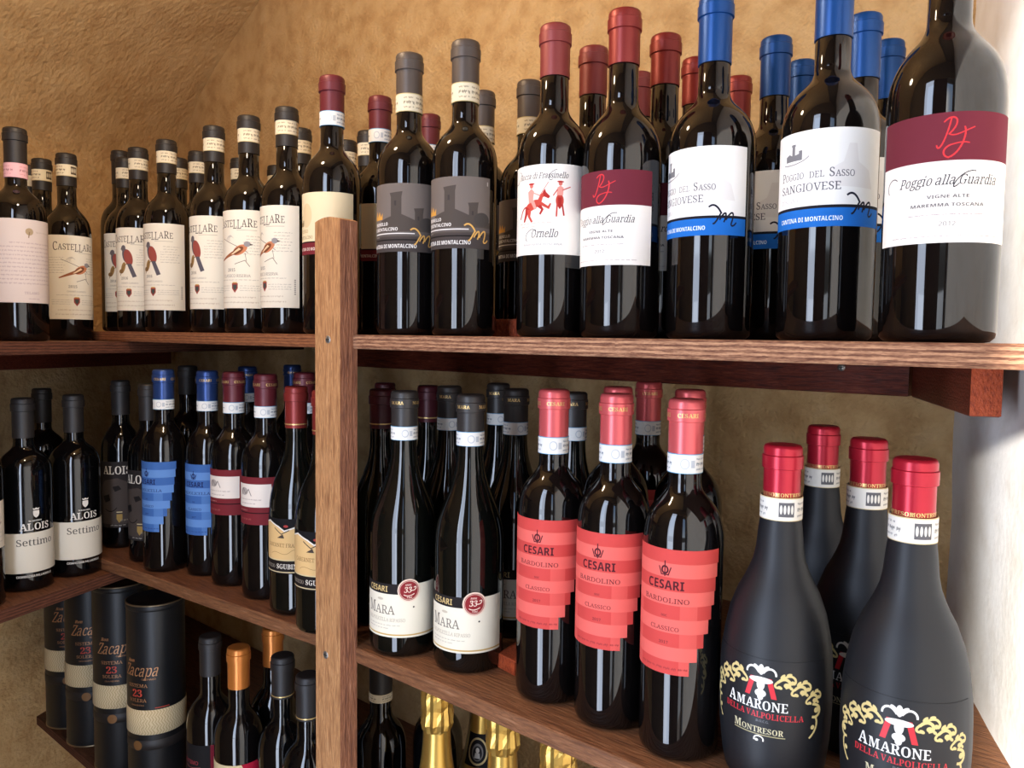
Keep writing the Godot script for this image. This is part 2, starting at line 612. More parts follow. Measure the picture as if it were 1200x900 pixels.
func print_ornello() -> StandardMaterial3D:
	var p := Print.new(self, 101, 84, c8(236, 230, 222))
	var ink := c8(58, 56, 60)
	p.text("Rocca di Frassinello", 51, 13, 5.4, ink, "r", 0.5, 0.32, 0.74)
	p.curve(V(14, 15), V(22, 18), V(30, 4), V(24, 5), 0.4, ink)
	p.curve(V(62, 14), V(58, 18), V(56, 8), V(66, 5), 0.4, ink)
	var red := c8(190, 70, 60)
	var soft := c8(222, 150, 138)
	var deep := c8(168, 46, 42)
	# left rider: a horse cantering to the right, seen from the side
	p.ellipse(42, 38, 9, 4.2, red, -0.45)
	p.poly([V(46, 37), V(50, 29), V(54, 25), V(57, 28), V(53, 31), V(51, 38)], red)
	p.poly([V(53, 25.5), V(55, 23), V(56, 26), V(60, 30), V(58.5, 32), V(54, 30)], deep)
	p.poly([V(34, 38), V(39, 41), V(36, 47), V(33, 53), V(31, 52.6), V(33, 46)], deep)
	p.poly([V(36, 41), V(41, 42), V(40, 48), V(43, 53), V(41, 53.6), V(37, 48)], red)
	p.poly([V(47, 39), V(51, 37), V(54, 42), V(51, 47), V(49.5, 46), V(51.5, 42)], deep)
	p.poly([V(49, 37), V(52, 35), V(58, 39), V(60, 36), V(61, 37), V(59, 42)], red)
	p.curve(V(34, 39), V(29, 40), V(28, 46), V(26, 49), 1.3, deep)
	p.poly([V(38, 36), V(43, 34), V(44, 25), V(41, 22), V(37, 25)], soft)
	p.poly([V(40, 34), V(44, 33), V(47, 41), V(44.5, 42)], soft)
	p.ellipse(41, 19.6, 2.0, 2.3, c8(206, 112, 100))
	p.ellipse(41, 17.8, 3.4, 0.9, deep)
	p.stroke([V(43, 26), V(50, 29)], 1.2, soft)
	p.stroke([V(50, 29), V(58, 17)], 0.5, red)
	# right rider, coming on
	p.ellipse(69, 34, 3.8, 6.2, red)
	p.poly([V(67, 31), V(71, 31), V(70.4, 40), V(69, 42), V(67.6, 40)], deep)
	p.stroke([V(66.5, 38), V(66, 48)], 1.5, red)
	p.stroke([V(71.5, 38), V(73, 47)], 1.5, deep)
	p.poly([V(66, 29), V(72, 29), V(72.5, 22), V(69.5, 20), V(66.5, 22)], soft)
	p.ellipse(69.5, 18, 1.8, 2.1, c8(206, 112, 100))
	p.ellipse(69.5, 16.4, 3.2, 0.8, deep)
	p.stroke([V(72, 24), V(79, 21)], 0.9, red)
	p.stroke([V(66.5, 24), V(63, 29)], 0.9, red)
	p.small_print(26, 62, 55, 1.5, soft, 3)
	p.small_print(28, 48, 58, 1.3, soft, 4)
	p.text("Ornello", 54, 68, 7.6, ink, "r", 0.5, 0.34, 0.72)
	p.curve(V(36, 71), V(30, 66), V(42, 56), V(46, 62), 0.5, ink)
	p.text("MAREMMA TOSCANA", 52, 75.5, 2.0, c8(150, 148, 150), "s", 0.5, 0.0, 1.5)
	return p.done(0.6)

func print_guardia() -> StandardMaterial3D:
	var p := Print.new(self, 100, 84, c8(238, 232, 224))
	p.rect(0, 0, 100, 31, c8(106, 40, 52))
	var red := c8(214, 56, 62)
	p.curve(V(42, 21), V(43, 26), V(47, 19), V(50, 4), 0.9, red)
	p.curve(V(46, 6), V(51, 0), V(58, 5), V(49, 14), 0.9, red)
	p.curve(V(49, 14), V(52, 16), V(55, 14), V(64, 10), 0.7, red)
	p.curve(V(58, 10), V(60, 14), V(56, 27), V(49, 29), 1.0, red)
	p.curve(V(49, 29), V(45, 28), V(45, 23), V(50, 21), 0.9, red)
	p.curve(V(50, 21), V(54, 20), V(57, 19), V(61, 20), 0.7, red)
	var ink := c8(46, 46, 52)
	p.text("Poggio alla Guardia", 50, 46.5, 6.4, ink, "r", 0.5, 0.36, 0.78)
	p.curve(V(8, 48), V(4, 42), V(12, 36), V(16, 40), 0.5, ink)
	p.curve(V(56, 46), V(48, 54), V(56, 36), V(66, 38), 0.6, ink)
	p.text("VIGNE ALTE", 50, 55, 2.2, c8(86, 84, 88), "S", 0.5, 0.0, 1.5)
	p.text("MAREMMA TOSCANA", 50, 60.5, 2.2, c8(86, 84, 88), "S", 0.5, 0.0, 1.5)
	p.small_print(26, 74, 66, 1.0, c8(170, 168, 168), 8)
	p.text("2012", 50, 73, 2.8, c8(110, 108, 110), "s", 0.5, 0.0, 1.2)
	p.small_print(14, 86, 80, 0.8, c8(180, 178, 178), 9)
	return p.done(0.55)

func print_sangiovese() -> StandardMaterial3D:
	var p := Print.new(self, 108, 75, c8(238, 236, 232))
	var ink := c8(74, 72, 80)
	p.poly([V(58, 44), V(62, 30), V(70, 26), V(74, 12), V(80, 12), V(82, 26), V(92, 32), V(96, 46)], c8(228, 224, 220))
	castle(p, 22, 22, 0.75, c8(120, 120, 124))
	p.curve(V(20, 24), V(30, 26), V(40, 24), V(44, 20), 0.7, c8(130, 128, 130))
	p.run(17, 37, ink, [["P", 7.0, 0.0, 0.85], ["OGGIO", 5.0, 0.0, 0.85]])
	p.text("DEL", 50.5, 37, 5.0, ink, "r", 0.5, 0.0, 0.85)
	p.run(60, 37, ink, [["S", 7.0, 0.0, 0.85], ["ASSO", 5.0, 0.0, 0.85]])
	p.text("SANGIOVESE", 17, 47, 6.2, ink, "r", 0.0, 0.0, 0.98)
	p.text("TOSCANA", 17, 55, 3.4, c8(180, 178, 180), "r", 0.0, 0.0, 0.9)
	p.rect(0, 58.5, 108, 2.2, c8(26, 26, 34))
	p.rect(0, 60.7, 108, 14.3, c8(30, 104, 190))
	p.text("CANTINA DI MONTALCINO", 17, 70.5, 3.6, c8(240, 242, 246), "S", 0.0, 0.0, 0.86)
	swirl_m(p, 74, 51, 0.9, c8(24, 26, 40))
	return p.done(0.5)

func print_cesari(base: Color, light: Color, ink: Color, kind: String, name_: String) -> StandardMaterial3D:
	var p := Print.new(self, 98, 103, base)
	for i in 9:
		var y := i * 11.45
		p.rect(0, y, 98, 11.6, light if i % 2 else base)
		if i % 2 == 0 and i > 2:
			p.rect(0, y, 24, 11.6, base.lerp(light, 0.55))
			p.rect(62, y, 14, 11.6, base.lerp(light, 0.5))
	p.ellipse(49, 17, 3.2, 3.6, ink)
	p.ellipse(49, 17, 1.8, 2.2, light)
	p.stroke([V(44, 15), V(46, 21), V(52, 21), V(54, 15)], 0.9, ink)
	p.stroke([V(49, 10), V(49, 22)], 0.9, ink)
	p.text(name_, 49, 33, 7.4, ink, "S", 0.5, 0.0, 0.95)
	p.text(kind, 49, 44, 4.0, ink, "r", 0.5, 0.0, 1.25)
	p.text("DOC", 49, 55.5, 1.8, ink, "r")
	p.text("CLASSICO", 49, 67, 3.4, ink, "r", 0.5, 0.0, 1.15)
	p.text("2017", 49, 78, 2.4, ink, "r", 0.5, 0.0, 1.1)
	p.small_print(26, 72, 99, 2.0, ink.lerp(base, 0.4), 11)
	return p.done(0.45)

func print_mara() -> StandardMaterial3D:
	var p := Print.new(self, 104, 58, c8(224, 216, 196))
	var ink := c8(104, 94, 86)
	p.rect(0, 0, 60, 11, c8(34, 30, 30))
	p.text("CESARI", 34, 8.8, 6.2, c8(206, 178, 120), "S", 0.5, 0.0, 0.95)
	p.ellipse(38, 17, 4, 1.4, c8(190, 178, 158))
	p.run(19, 33, ink, [["M", 12.5, 0.0, 0.78], ["ARA", 9.6, 0.0, 0.9]])
	p.text("VALPOLICELLA RIPASSO", 42, 41, 3.8, c8(160, 146, 128), "r", 0.5, 0.0, 0.8)
	p.small_print(20, 62, 45.5, 1.2, c8(190, 178, 160), 31)
	p.small_print(20, 50, 49, 1.2, c8(190, 178, 160), 32)
	p.ellipse(76, 25, 0.9, 0.9, c8(40, 36, 36))
	p.rect(0, 54.6, 104, 1.6, c8(190, 156, 90))
	return p.done(0.55)

func print_medal() -> StandardMaterial3D:
	var p := Print.new(self, 32, 32, c8(222, 198, 178), 6.0)
	p.ellipse(16, 16, 14, 14, c8(134, 42, 46))
	p.ellipse(16, 16, 13.2, 13.2, c8(222, 198, 178))
	p.ellipse(16, 16, 12.6, 12.6, c8(134, 42, 46))
	p.text("33", 14, 19, 8, c8(232, 214, 196), "R", 0.5, 0.2, 0.85)
	p.curve(V(19, 16), V(26, 18), V(28, 9), V(23, 12), 1.1, c8(232, 214, 196))
	p.curve(V(9, 22), V(14, 25), V(20, 23), V(23, 21), 1.0, c8(232, 214, 196))
	p.text("ANNI", 15, 9.5, 2.4, c8(232, 214, 196), "S")
	p.text("Vini", 16, 27, 2.6, c8(232, 214, 196), "R", 0.5, 0.3)
	return p.done(0.5)

func print_maroon() -> StandardMaterial3D:
	var p := Print.new(self, 92, 62, c8(112, 36, 42))
	p.rect(18, 9, 54, 30, c8(224, 212, 200))
	p.ellipse(34, 19, 7, 5, c8(170, 158, 150))
	p.stroke([V(28, 24), V(32, 15), V(37, 22), V(42, 16), V(46, 24)], 1.0, c8(120, 110, 106))
	p.small_print(24, 60, 30, 1.8, c8(160, 148, 140), 71)
	p.small_print(28, 52, 35, 1.5, c8(160, 148, 140), 72)
	p.rect(0, 46, 92, 1.2, c8(30, 12, 14))
	p.small_print(24, 40, 44, 1.5, c8(220, 190, 170), 73)
	p.small_print(24, 46, 56, 2.6, c8(170, 100, 90), 74)
	return p.done(0.5)

func print_sgubin() -> StandardMaterial3D:
	var p := Print.new(self, 96, 68, c8(212, 174, 118))
	p.poly([V(0, 0), V(96, 0), V(96, 4), V(80, 3), V(66, 10), V(54, 14), V(46, 9), V(30, 3), V(16, 8), V(0, 5)], c8(24, 22, 24))
	p.stroke([V(16, 8), V(30, 4), V(46, 10), V(54, 15), V(66, 11), V(80, 4)], 1.6, c8(220, 214, 206))
	p.stroke([V(40, 12), V(50, 19), V(60, 14)], 1.0, c8(60, 54, 52))
	p.poly([V(44, 24), V(52, 19), V(54, 24)], c8(70, 60, 52))
	p.ellipse(56, 9, 3, 1.6, c8(160, 60, 56))
	p.text("CABERNET FRANC", 50, 35, 4.6, c8(120, 88, 52), "r", 0.5, 0.0, 0.86)
	p.curve(V(34, 44), V(44, 36), V(52, 50), V(62, 40), 0.4, c8(140, 104, 64))
	p.curve(V(62, 40), V(70, 34), V(74, 46), V(88, 38), 0.4, c8(140, 104, 64))
	p.rect(0, 50.5, 96, 1.4, c8(206, 184, 140))
	p.rect(0, 51.9, 96, 13.5, c8(30, 24, 22))
	p.rect(0, 65.4, 96, 1.4, c8(206, 184, 140))
	p.rect(0, 66.8, 96, 1.2, c8(24, 20, 20))
	p.text("FERRUCCIO", 40, 61.5, 4.2, c8(190, 176, 156), "r", 1.0, 0.0, 0.85)
	p.text("SGUBIN", 43, 62, 6.0, c8(232, 222, 206), "R", 0.0, 0.0, 0.82)
	return p.done(0.5)

func print_settimo() -> StandardMaterial3D:
	var p := Print.new(self, 92, 56, c8(206, 198, 182))
	p.text("Settimo", 50, 18, 9.6, c8(60, 58, 58), "r", 0.5, 0.0, 1.02)
	return p.done(0.6)

func print_bear() -> StandardMaterial3D:
	var p := Print.new(self, 90, 106, c8(38, 34, 34))
	p.poly([V(10, 100), V(12, 44), V(26, 30), V(48, 26), V(66, 34), V(72, 56), V(70, 100)], c8(66, 58, 54))
	p.text("ALOIS", 46, 20, 13, c8(214, 206, 194), "R", 0.5, 0.0, 0.82)
	p.poly([V(40, 40), V(50, 38), V(54, 44), V(44, 48)], c8(26, 22, 22))
	p.poly([V(20, 56), V(34, 52), V(36, 62), V(26, 66)], c8(22, 19, 19))
	p.curve(V(26, 76), V(34, 82), V(42, 80), V(46, 74), 1.4, c8(24, 20, 20))
	p.poly([V(46, 84), V(55, 84), V(55, 92), V(50, 98), V(46, 92)], c8(150, 124, 70))
	p.rect(46, 80, 9, 1.6, c8(190, 176, 140))
	p.small_print(52, 82, 95, 3.0, c8(170, 160, 140), 3)
	p.small_print(36, 60, 103, 2.4, c8(200, 194, 184), 4)
	return p.done(0.5)

func print_cream_plain() -> StandardMaterial3D:
	var p := Print.new(self, 92, 62, c8(216, 206, 188))
	p.ellipse(60, 14, 8, 7, c8(200, 186, 166))
	p.small_print(40, 84, 31, 4.2, c8(130, 70, 56), 6)
	for i in 3:
		p.small_print(40, 84, 42 + i * 6, 1.6, c8(170, 158, 144), 30 + i)
	return p.done(0.6)

func print_red_black() -> StandardMaterial3D:
	var p := Print.new(self, 92, 96, c8(26, 24, 25))
	p.rect(62, 0, 30, 96, c8(112, 26, 40))
	p.rect(0, 52, 92, 44, c8(92, 20, 28))
	p.rect(8, 34, 46, 17, c8(24, 22, 23))
	p.text("SETTIMO", 30, 28, 5.4, c8(170, 60, 66), "s")
	p.stroke([V(14, 31), V(30, 33.5), V(48, 31)], 0.5, c8(190, 90, 90))
	p.small_print(16, 46, 43, 3.4, c8(222, 216, 212), 21)
	p.stroke([V(10, 50), V(48, 51.5)], 1.1, c8(210, 204, 200))
	return p.done(0.5)

func print_cream_red() -> StandardMaterial3D:
	var p := Print.new(self, 92, 90, c8(208, 188, 146))
	var pts := [V(92, 0), V(92, 90), V(60, 90)]
	for i in 19:
		pts.append(V(60 + (i % 2) * 2.2, 90 - i * 5.0))
	p.poly(pts, c8(168, 26, 52))
	p.text("ARPEO", 38, 36, 6.4, c8(150, 120, 80), "r", 0.5, 0.0, 1.05)
	p.small_print(22, 54, 46, 1.8, c8(160, 134, 96), 8)
	return p.done(0.55)

func scroll(p: Print, x: float, y: float, s: float, d: float, c: Color) -> void:
	# an acanthus curl: a hooked stem, a bud, and leaves along it
	p.curve(V(x, y), V(x + 6 * d * s, y - 6 * s), V(x + 12 * d * s, y + 2 * s), V(x + 6 * d * s, y + 4 * s), 2.2 * s, c)
	p.ellipse(x + 6 * d * s, y + 2.6 * s, 2.3 * s, 2.0 * s, c)
	p.curve(V(x + 4 * d * s, y - 3 * s), V(x + 10 * d * s, y - 8 * s), V(x + 15 * d * s, y - 2 * s), V(x + 12 * d * s, y + 1 * s), 1.7 * s, c)
	p.ellipse(x + 10.5 * d * s, y + 0.4 * s, 1.8 * s, 1.7 * s, c)
	p.curve(V(x, y), V(x - 3 * d * s, y + 2 * s), V(x - 4 * d * s, y + 5 * s), V(x, y + 5 * s), 1.6 * s, c)
	p.ellipse(x + 1 * d * s, y + 4.6 * s, 2.0 * s, 1.3 * s, c, 0.5 * d)
	p.ellipse(x + 3 * d * s, y - 4.4 * s, 2.4 * s, 1.2 * s, c, -0.8 * d)
	p.ellipse(x + 8 * d * s, y - 6.0 * s, 2.2 * s, 1.2 * s, c, -0.2 * d)
	p.ellipse(x + 9.5 * d * s, y + 4.6 * s, 1.8 * s, 1.2 * s, c, 0.7 * d)

func print_amarone() -> StandardMaterial3D:
	var p := Print.new(self, 104, 66, c8(21, 22, 26))
	var gold := c8(208, 188, 126)
	var pale := c8(236, 232, 222)
	var red := c8(206, 40, 52)
	for d in [-1.0, 1.0]:
		scroll(p, 52 + d * 13, 15, 0.95, d, gold)
		scroll(p, 52 + d * 25, 20, 0.95, d, gold)
		scroll(p, 52 + d * 36, 27, 0.85, d, gold)
		p.curve(V(52 + d * 40, 32), V(52 + d * 50, 34), V(52 + d * 46, 44), V(52 + d * 40, 42), 2.0, gold)
		p.curve(V(52 + d * 42, 42), V(52 + d * 46, 48), V(52 + d * 42, 54), V(52 + d * 38, 58), 1.6, gold)
		p.ellipse(52 + d * 43, 37, 2.2, 2.2, gold)
		p.ellipse(52 + d * 40, 50, 1.8, 1.8, gold)
		p.poly([V(52 + d * 4, 14), V(52 + d * 8, 14), V(52 + d * 12, 29), V(52 + d * 8, 29)], red)
		p.curve(V(52 + d * 2, 10), V(52 + d * 6, 4), V(52 + d * 11, 7), V(52 + d * 11, 11), 1.4, pale)
	p.ellipse(52, 8, 2.2, 4, pale)
	p.ellipse(48.5, 7, 3.0, 1.5, pale, 0.7)
	p.ellipse(55.5, 7, 3.0, 1.5, pale, -0.7)
	p.ellipse(52, 16, 9, 2.4, pale)
	p.ellipse(52, 19, 3.0, 5, pale)
	p.ellipse(52, 26, 4.2, 3.0, pale)
	p.ellipse(52, 29, 2.2, 2.4, pale)
	p.run(25, 38.5, c8(240, 238, 234), [["A", 8.6, 0.0, 0.8], ["MARONE", 7.2, 0.0, 0.84]], "R")
	p.text("DELLA VALPOLICELLA", 53, 45, 4.6, red, "R", 0.5, 0.0, 0.82)
	p.text("D.O.C.G.", 54, 48.4, 1.8, c8(170, 172, 176), "r")
	p.run(31, 57, c8(206, 196, 158), [["M", 6.0, 0.0, 0.85], ["ONTRESOR", 4.5, 0.0, 0.88]], "R")
	p.rect(31, 58, 40, 0.7, c8(170, 160, 120))
	p.curve(V(48, 63), V(48, 58), V(56, 59), V(55, 63), 1.0, pale)
	p.ellipse(50, 63, 1.4, 1.1, pale)
	return p.done(0.28)

func print_band(paper: Color, edge: Color, ink: Color, dark_box: bool, mark := true) -> StandardMaterial3D:
	var p := Print.new(self, 92, 17, paper, 5.0)
	p.rect(0, 0, 92, 1.1, edge)
	p.rect(0, 15.9, 92, 1.1, edge)
	for k in 2:
		var x := k * 46.0
		p.small_print(x + 16, x + 36, 5.2, 1.6, ink, 5 + k)
		p.small_print(x + 16, x + 40, 9.6, 2.6, ink.darkened(0.25), 7 + k)
		p.small_print(x + 16, x + 38, 13.4, 1.5, ink, 9 + k)
		if dark_box:
			p.rect(x + 2, 3.5, 11, 10, ink.darkened(0.3))
			for i in 4:
				p.ellipse(x + 3.6 + i * 2.6, 8.5, 0.9, 3.2, paper)
		elif not mark:
			p.small_print(x + 2, x + 14, 5.2, 1.6, ink, 25 + k)
			p.small_print(x + 2, x + 14, 9.6, 2.6, ink.darkened(0.25), 27 + k)
			p.small_print(x + 2, x + 14, 13.4, 1.5, ink, 29 + k)
		else:
			p.ellipse(x + 6, 8.5, 4.0, 4.4, ink.lightened(0.35))
			p.ellipse(x + 6, 8.5, 3.0, 3.4, paper)
			p.rect(x + 11, 5.5, 3.4, 6.0, ink.lightened(0.3))
	return p.done(0.6)

func print_badge() -> StandardMaterial3D:
	var p := Print.new(self, 34, 38, c8(22, 20, 22), 5.0)
	p.ellipse(17, 20, 14, 16, c8(190, 170, 120))
	p.ellipse(17, 20, 11.6, 13.6, c8(26, 24, 26))
	p.ellipse(17, 21, 8.0, 10, c8(120, 116, 112))
	p.ellipse(17, 22, 6.2, 8, c8(40, 38, 40))
	p.ellipse(17, 19, 2.6, 3.2, c8(200, 196, 188))
	p.poly([V(13, 28), V(14, 22), V(20, 22), V(21, 28)], c8(180, 176, 170))
	return p.done(0.4)

# ------------------------------------------------------------------ bottles
func bottle_profile(H: float, R: float, ys: float, yn: float, rn: float, b1 := 0.72, b2 := 0.68) -> Array:
	var pr := [Vector2(0, 0.006), Vector2(R * 0.5, 0.002), Vector2(R - 0.008, 0.0), Vector2(R - 0.004, 0.0008), Vector2(R - 0.001, 0.0035), Vector2(R, 0.008), Vector2(R, ys)]
	for i in range(1, 13):
		pr.append(Vector2(R, ys).bezier_interpolate(Vector2(R, lerpf(ys, yn, b1)), Vector2(rn, lerpf(ys, yn, b2)), Vector2(rn, yn), i / 12.0))
	pr.append(Vector2(rn, H - 0.003))
	pr.append(Vector2(0, H - 0.003))
	return pr

func capsule_profile(rn: float, y0: float, H: float) -> Array:
	var r := rn + 0.0007
	var collar := r + 0.0014
	var rim := r + 0.0006
	return [Vector2(rn - 0.0003, y0), Vector2(r, y0), Vector2(r, y0), Vector2(r, H - 0.0187), Vector2(r, H - 0.0187), Vector2(collar, H - 0.0181), Vector2(collar, H - 0.0181), Vector2(collar + 0.0001, H - 0.0085), Vector2(collar + 0.0001, H - 0.0085), Vector2(rim, H - 0.0078), Vector2(rim, H - 0.0078), Vector2(rim, H - 0.0030), Vector2(r - 0.0002, H - 0.0010), Vector2(r - 0.0016, H - 0.0001), Vector2(r - 0.003, H), Vector2(0, H)]

func band_mesh(r: float, y0: float, y1: float) -> ArrayMesh:
	return lathe([Vector2(r - 0.0006, y0), Vector2(r, y0), Vector2(r, y0), Vector2(r, y1), Vector2(r, y1), Vector2(r - 0.0006, y1)], 32)

func build_kind(o: Dictionary) -> Array:
	# parts of one kind of bottle: [name, mesh, material, label, [sub-parts]]
	var rn: float = o.get("rn", 0.0136)
	var H: float = o.H
	var pr: Array = o.profile if o.has("profile") else bottle_profile(H, o.R, o.ys, o.yn, rn, o.get("b1", 0.72), o.get("b2", 0.68))
	var parts := [["glass_body", lathe(pr, 56), o.get("glass", mats.glass), "", []]]
	var subs := []
	if o.has("cap_text"):
		var ct: Array = o.cap_text   # [text, y, cap height, angles]
		for a in ct[3]:
			subs.append(["lettering", bent_text(ct[0], "R", rn + 0.0007 + (0.0018 if ct[1] > H - 0.019 else 0.0003), ct[1], ct[2], a), mats.gold_print, "", []])
	if o.has("cap_ring"):
		subs.append(["gold_ring", band_mesh(rn + 0.0010, o.cap_ring, o.cap_ring + 0.0014), mats.gold_print, "", []])
	parts.append(["capsule", lathe(capsule_profile(rn, o.cap, H), 40), o.cap_mat, "", subs])
	if o.has("band"):
		var b: Array = o.band   # [y0, y1, material]
		parts.append(["neck_band", band_mesh(rn + 0.0011 + o.get("band_out", 0.0), b[0], b[1]), b[2], "", []])
	for l in o.get("labels", []):
		# [name, y0, y1, a0, a1, material, rows]
		parts.append([l[0], patch(pr, l[1], l[2], l[3], l[4], 0.0003, Rect2(0, 0, 1, 1), l[6] if l.size() > 6 else 1), l[5], "", []])
	if o.has("steps"):
		# a label whose right edge climbs in steps: nine strips, each with its own right end
		var s: Dictionary = o.steps
		var st := SurfaceTool.new()
		st.begin(Mesh.PRIMITIVE_TRIANGLES)
		for i in 9:
			var y1 := lerpf(s.y1, s.y0, i / 9.0)
			var y0 := lerpf(s.y1, s.y0, (i + 1) / 9.0)
			var right: float = s.right[i]
			var m := patch(pr, y0, y1, s.left, right, 0.0003, Rect2(0, i / 9.0, (right - s.left) / (s.full - s.left), 1.0 / 9.0))
			st.append_from(m, 0, Transform3D())
		parts.append(["label", st.commit(), s.mat, "", []])
	if o.has("medal"):
		var d: Array = o.medal   # [y, angle, radius]
		parts.append(["medallion", disc_patch(pr, d[0], d[1], d[2], 0.0007), mats.medal, "round dark red sticker on the label", []])
	for t in o.get("letters", []):
		# [text, font, y, cap, angle, material, squeeze]
		parts.append(["lettering", bent_text(t[0], t[1], radius_at(pr, t[2]) + 0.0004, t[2], t[3], t[4], t[6]), t[5], "", []])
	for e in o.get("extra", []):
		parts.append(e)
	return parts

func put_parts(list: Array, parent: Node3D) -> void:
	for p in list:
		var m := part(p[0], p[1], p[2], parent)
		if p[3] != "":
			m.set_meta("label", p[3])
		put_parts(p[4], m)

func stand(called: String, kind: String, x: float, z: float, y: float, alpha: float, label: String, category: String, group: String) -> Node3D:
	# alpha: by how many degrees the front is turned to the right of the line to the lens
	var o := thing(called, label, category, Vector3(x, y, z), atan2(-x, -z) + deg_to_rad(alpha), group)
	put_parts(kinds[kind], o)
	return o

var kinds := {}

func make_materials() -> void:
	mats.glass = glass_dark(c8(10, 8, 8))
	mats.glass_green = glass_dark(c8(9, 10, 8))
	mats.glass_black = glass_dark(c8(6, 6, 7))
	mats.matte_glass = mat(c8(21, 22, 26), 0.48, 0.0, 0.45)
	mats.cap_black = mat(c8(34, 30, 29), 0.5)
	mats.cap_grey = foil(c8(80, 70, 64), 0.42, 0.15)
	mats.cap_charcoal = foil(c8(47, 43, 41), 0.42, 0.1)
	mats.cap_burgundy = foil(c8(98, 32, 40), 0.42, 0.2)
	mats.cap_deep = foil(c8(74, 22, 32), 0.4, 0.2)
	mats.cap_red = foil(c8(134, 44, 40), 0.36, 0.35)
	mats.cap_brick = foil(c8(132, 54, 52), 0.42, 0.2)
	mats.cap_blue = foil(c8(12, 68, 132), 0.34, 0.4)
	mats.cap_navy = foil(c8(46, 70, 124), 0.3, 0.5)
	mats.cap_coral = foil(c8(212, 92, 94), 0.32, 0.4)
	mats.cap_ruby = foil(c8(178, 28, 48), 0.3, 0.4)
	mats.cap_copper = foil(c8(206, 124, 56), 0.32, 0.5)
	mats.gold_print = foil(c8(226, 192, 126), 0.35, 0.6)
	mats.gold_foil = foil(c8(202, 164, 84), 0.3, 0.85)
	mats.white_print = mat(c8(216, 210, 200), 0.6)
	mats.copper_print = foil(c8(190, 138, 96), 0.4, 0.4)
	mats.red_print = mat(c8(190, 70, 52), 0.55)
	mats.tin_black = mat(c8(20, 21, 23), 0.42)
	mats.tin_rim = foil(c8(150, 132, 104), 0.35, 0.8)
	mats.tin_lid = mat(c8(28, 28, 29), 0.4, 0.2)
	mats.seal = foil(c8(128, 90, 52), 0.5, 0.3)
	mats.medal = print_medal()
	mats.band_cream = print_band(c8(222, 210, 182), c8(190, 170, 116), c8(150, 138, 120), false, false)
	mats.band_box = print_band(c8(226, 214, 184), c8(196, 176, 122), c8(130, 112, 92), true)
	mats.band_blue = print_band(c8(226, 224, 218), c8(84, 150, 190), c8(150, 154, 160), false)
	mats.band_docg = print_band(c8(226, 220, 208), c8(206, 186, 140), c8(140, 138, 140), true)
	mats.band_pink = print_band(c8(226, 178, 184), c8(226, 170, 178), c8(206, 140, 150), false, false)
	mats.weave = weave()

func weave() -> StandardMaterial3D:
	# plaited palm band: herringbone
	var im := Image.create(256, 64, false, Image.FORMAT_RGB8)
	for y in 64:
		for x in 256:
			var k := (x + (y if (y / 8) % 2 else -y)) % 12
			im.set_pixel(x, y, c8(216, 196, 156) if absi(k) < 7 else c8(188, 164, 122))
	var m := mat(Color.WHITE, 0.8)
	m.albedo_texture = ImageTexture.create_from_image(im)
	m.uv1_scale = Vector3(3, 1, 1)
	return m

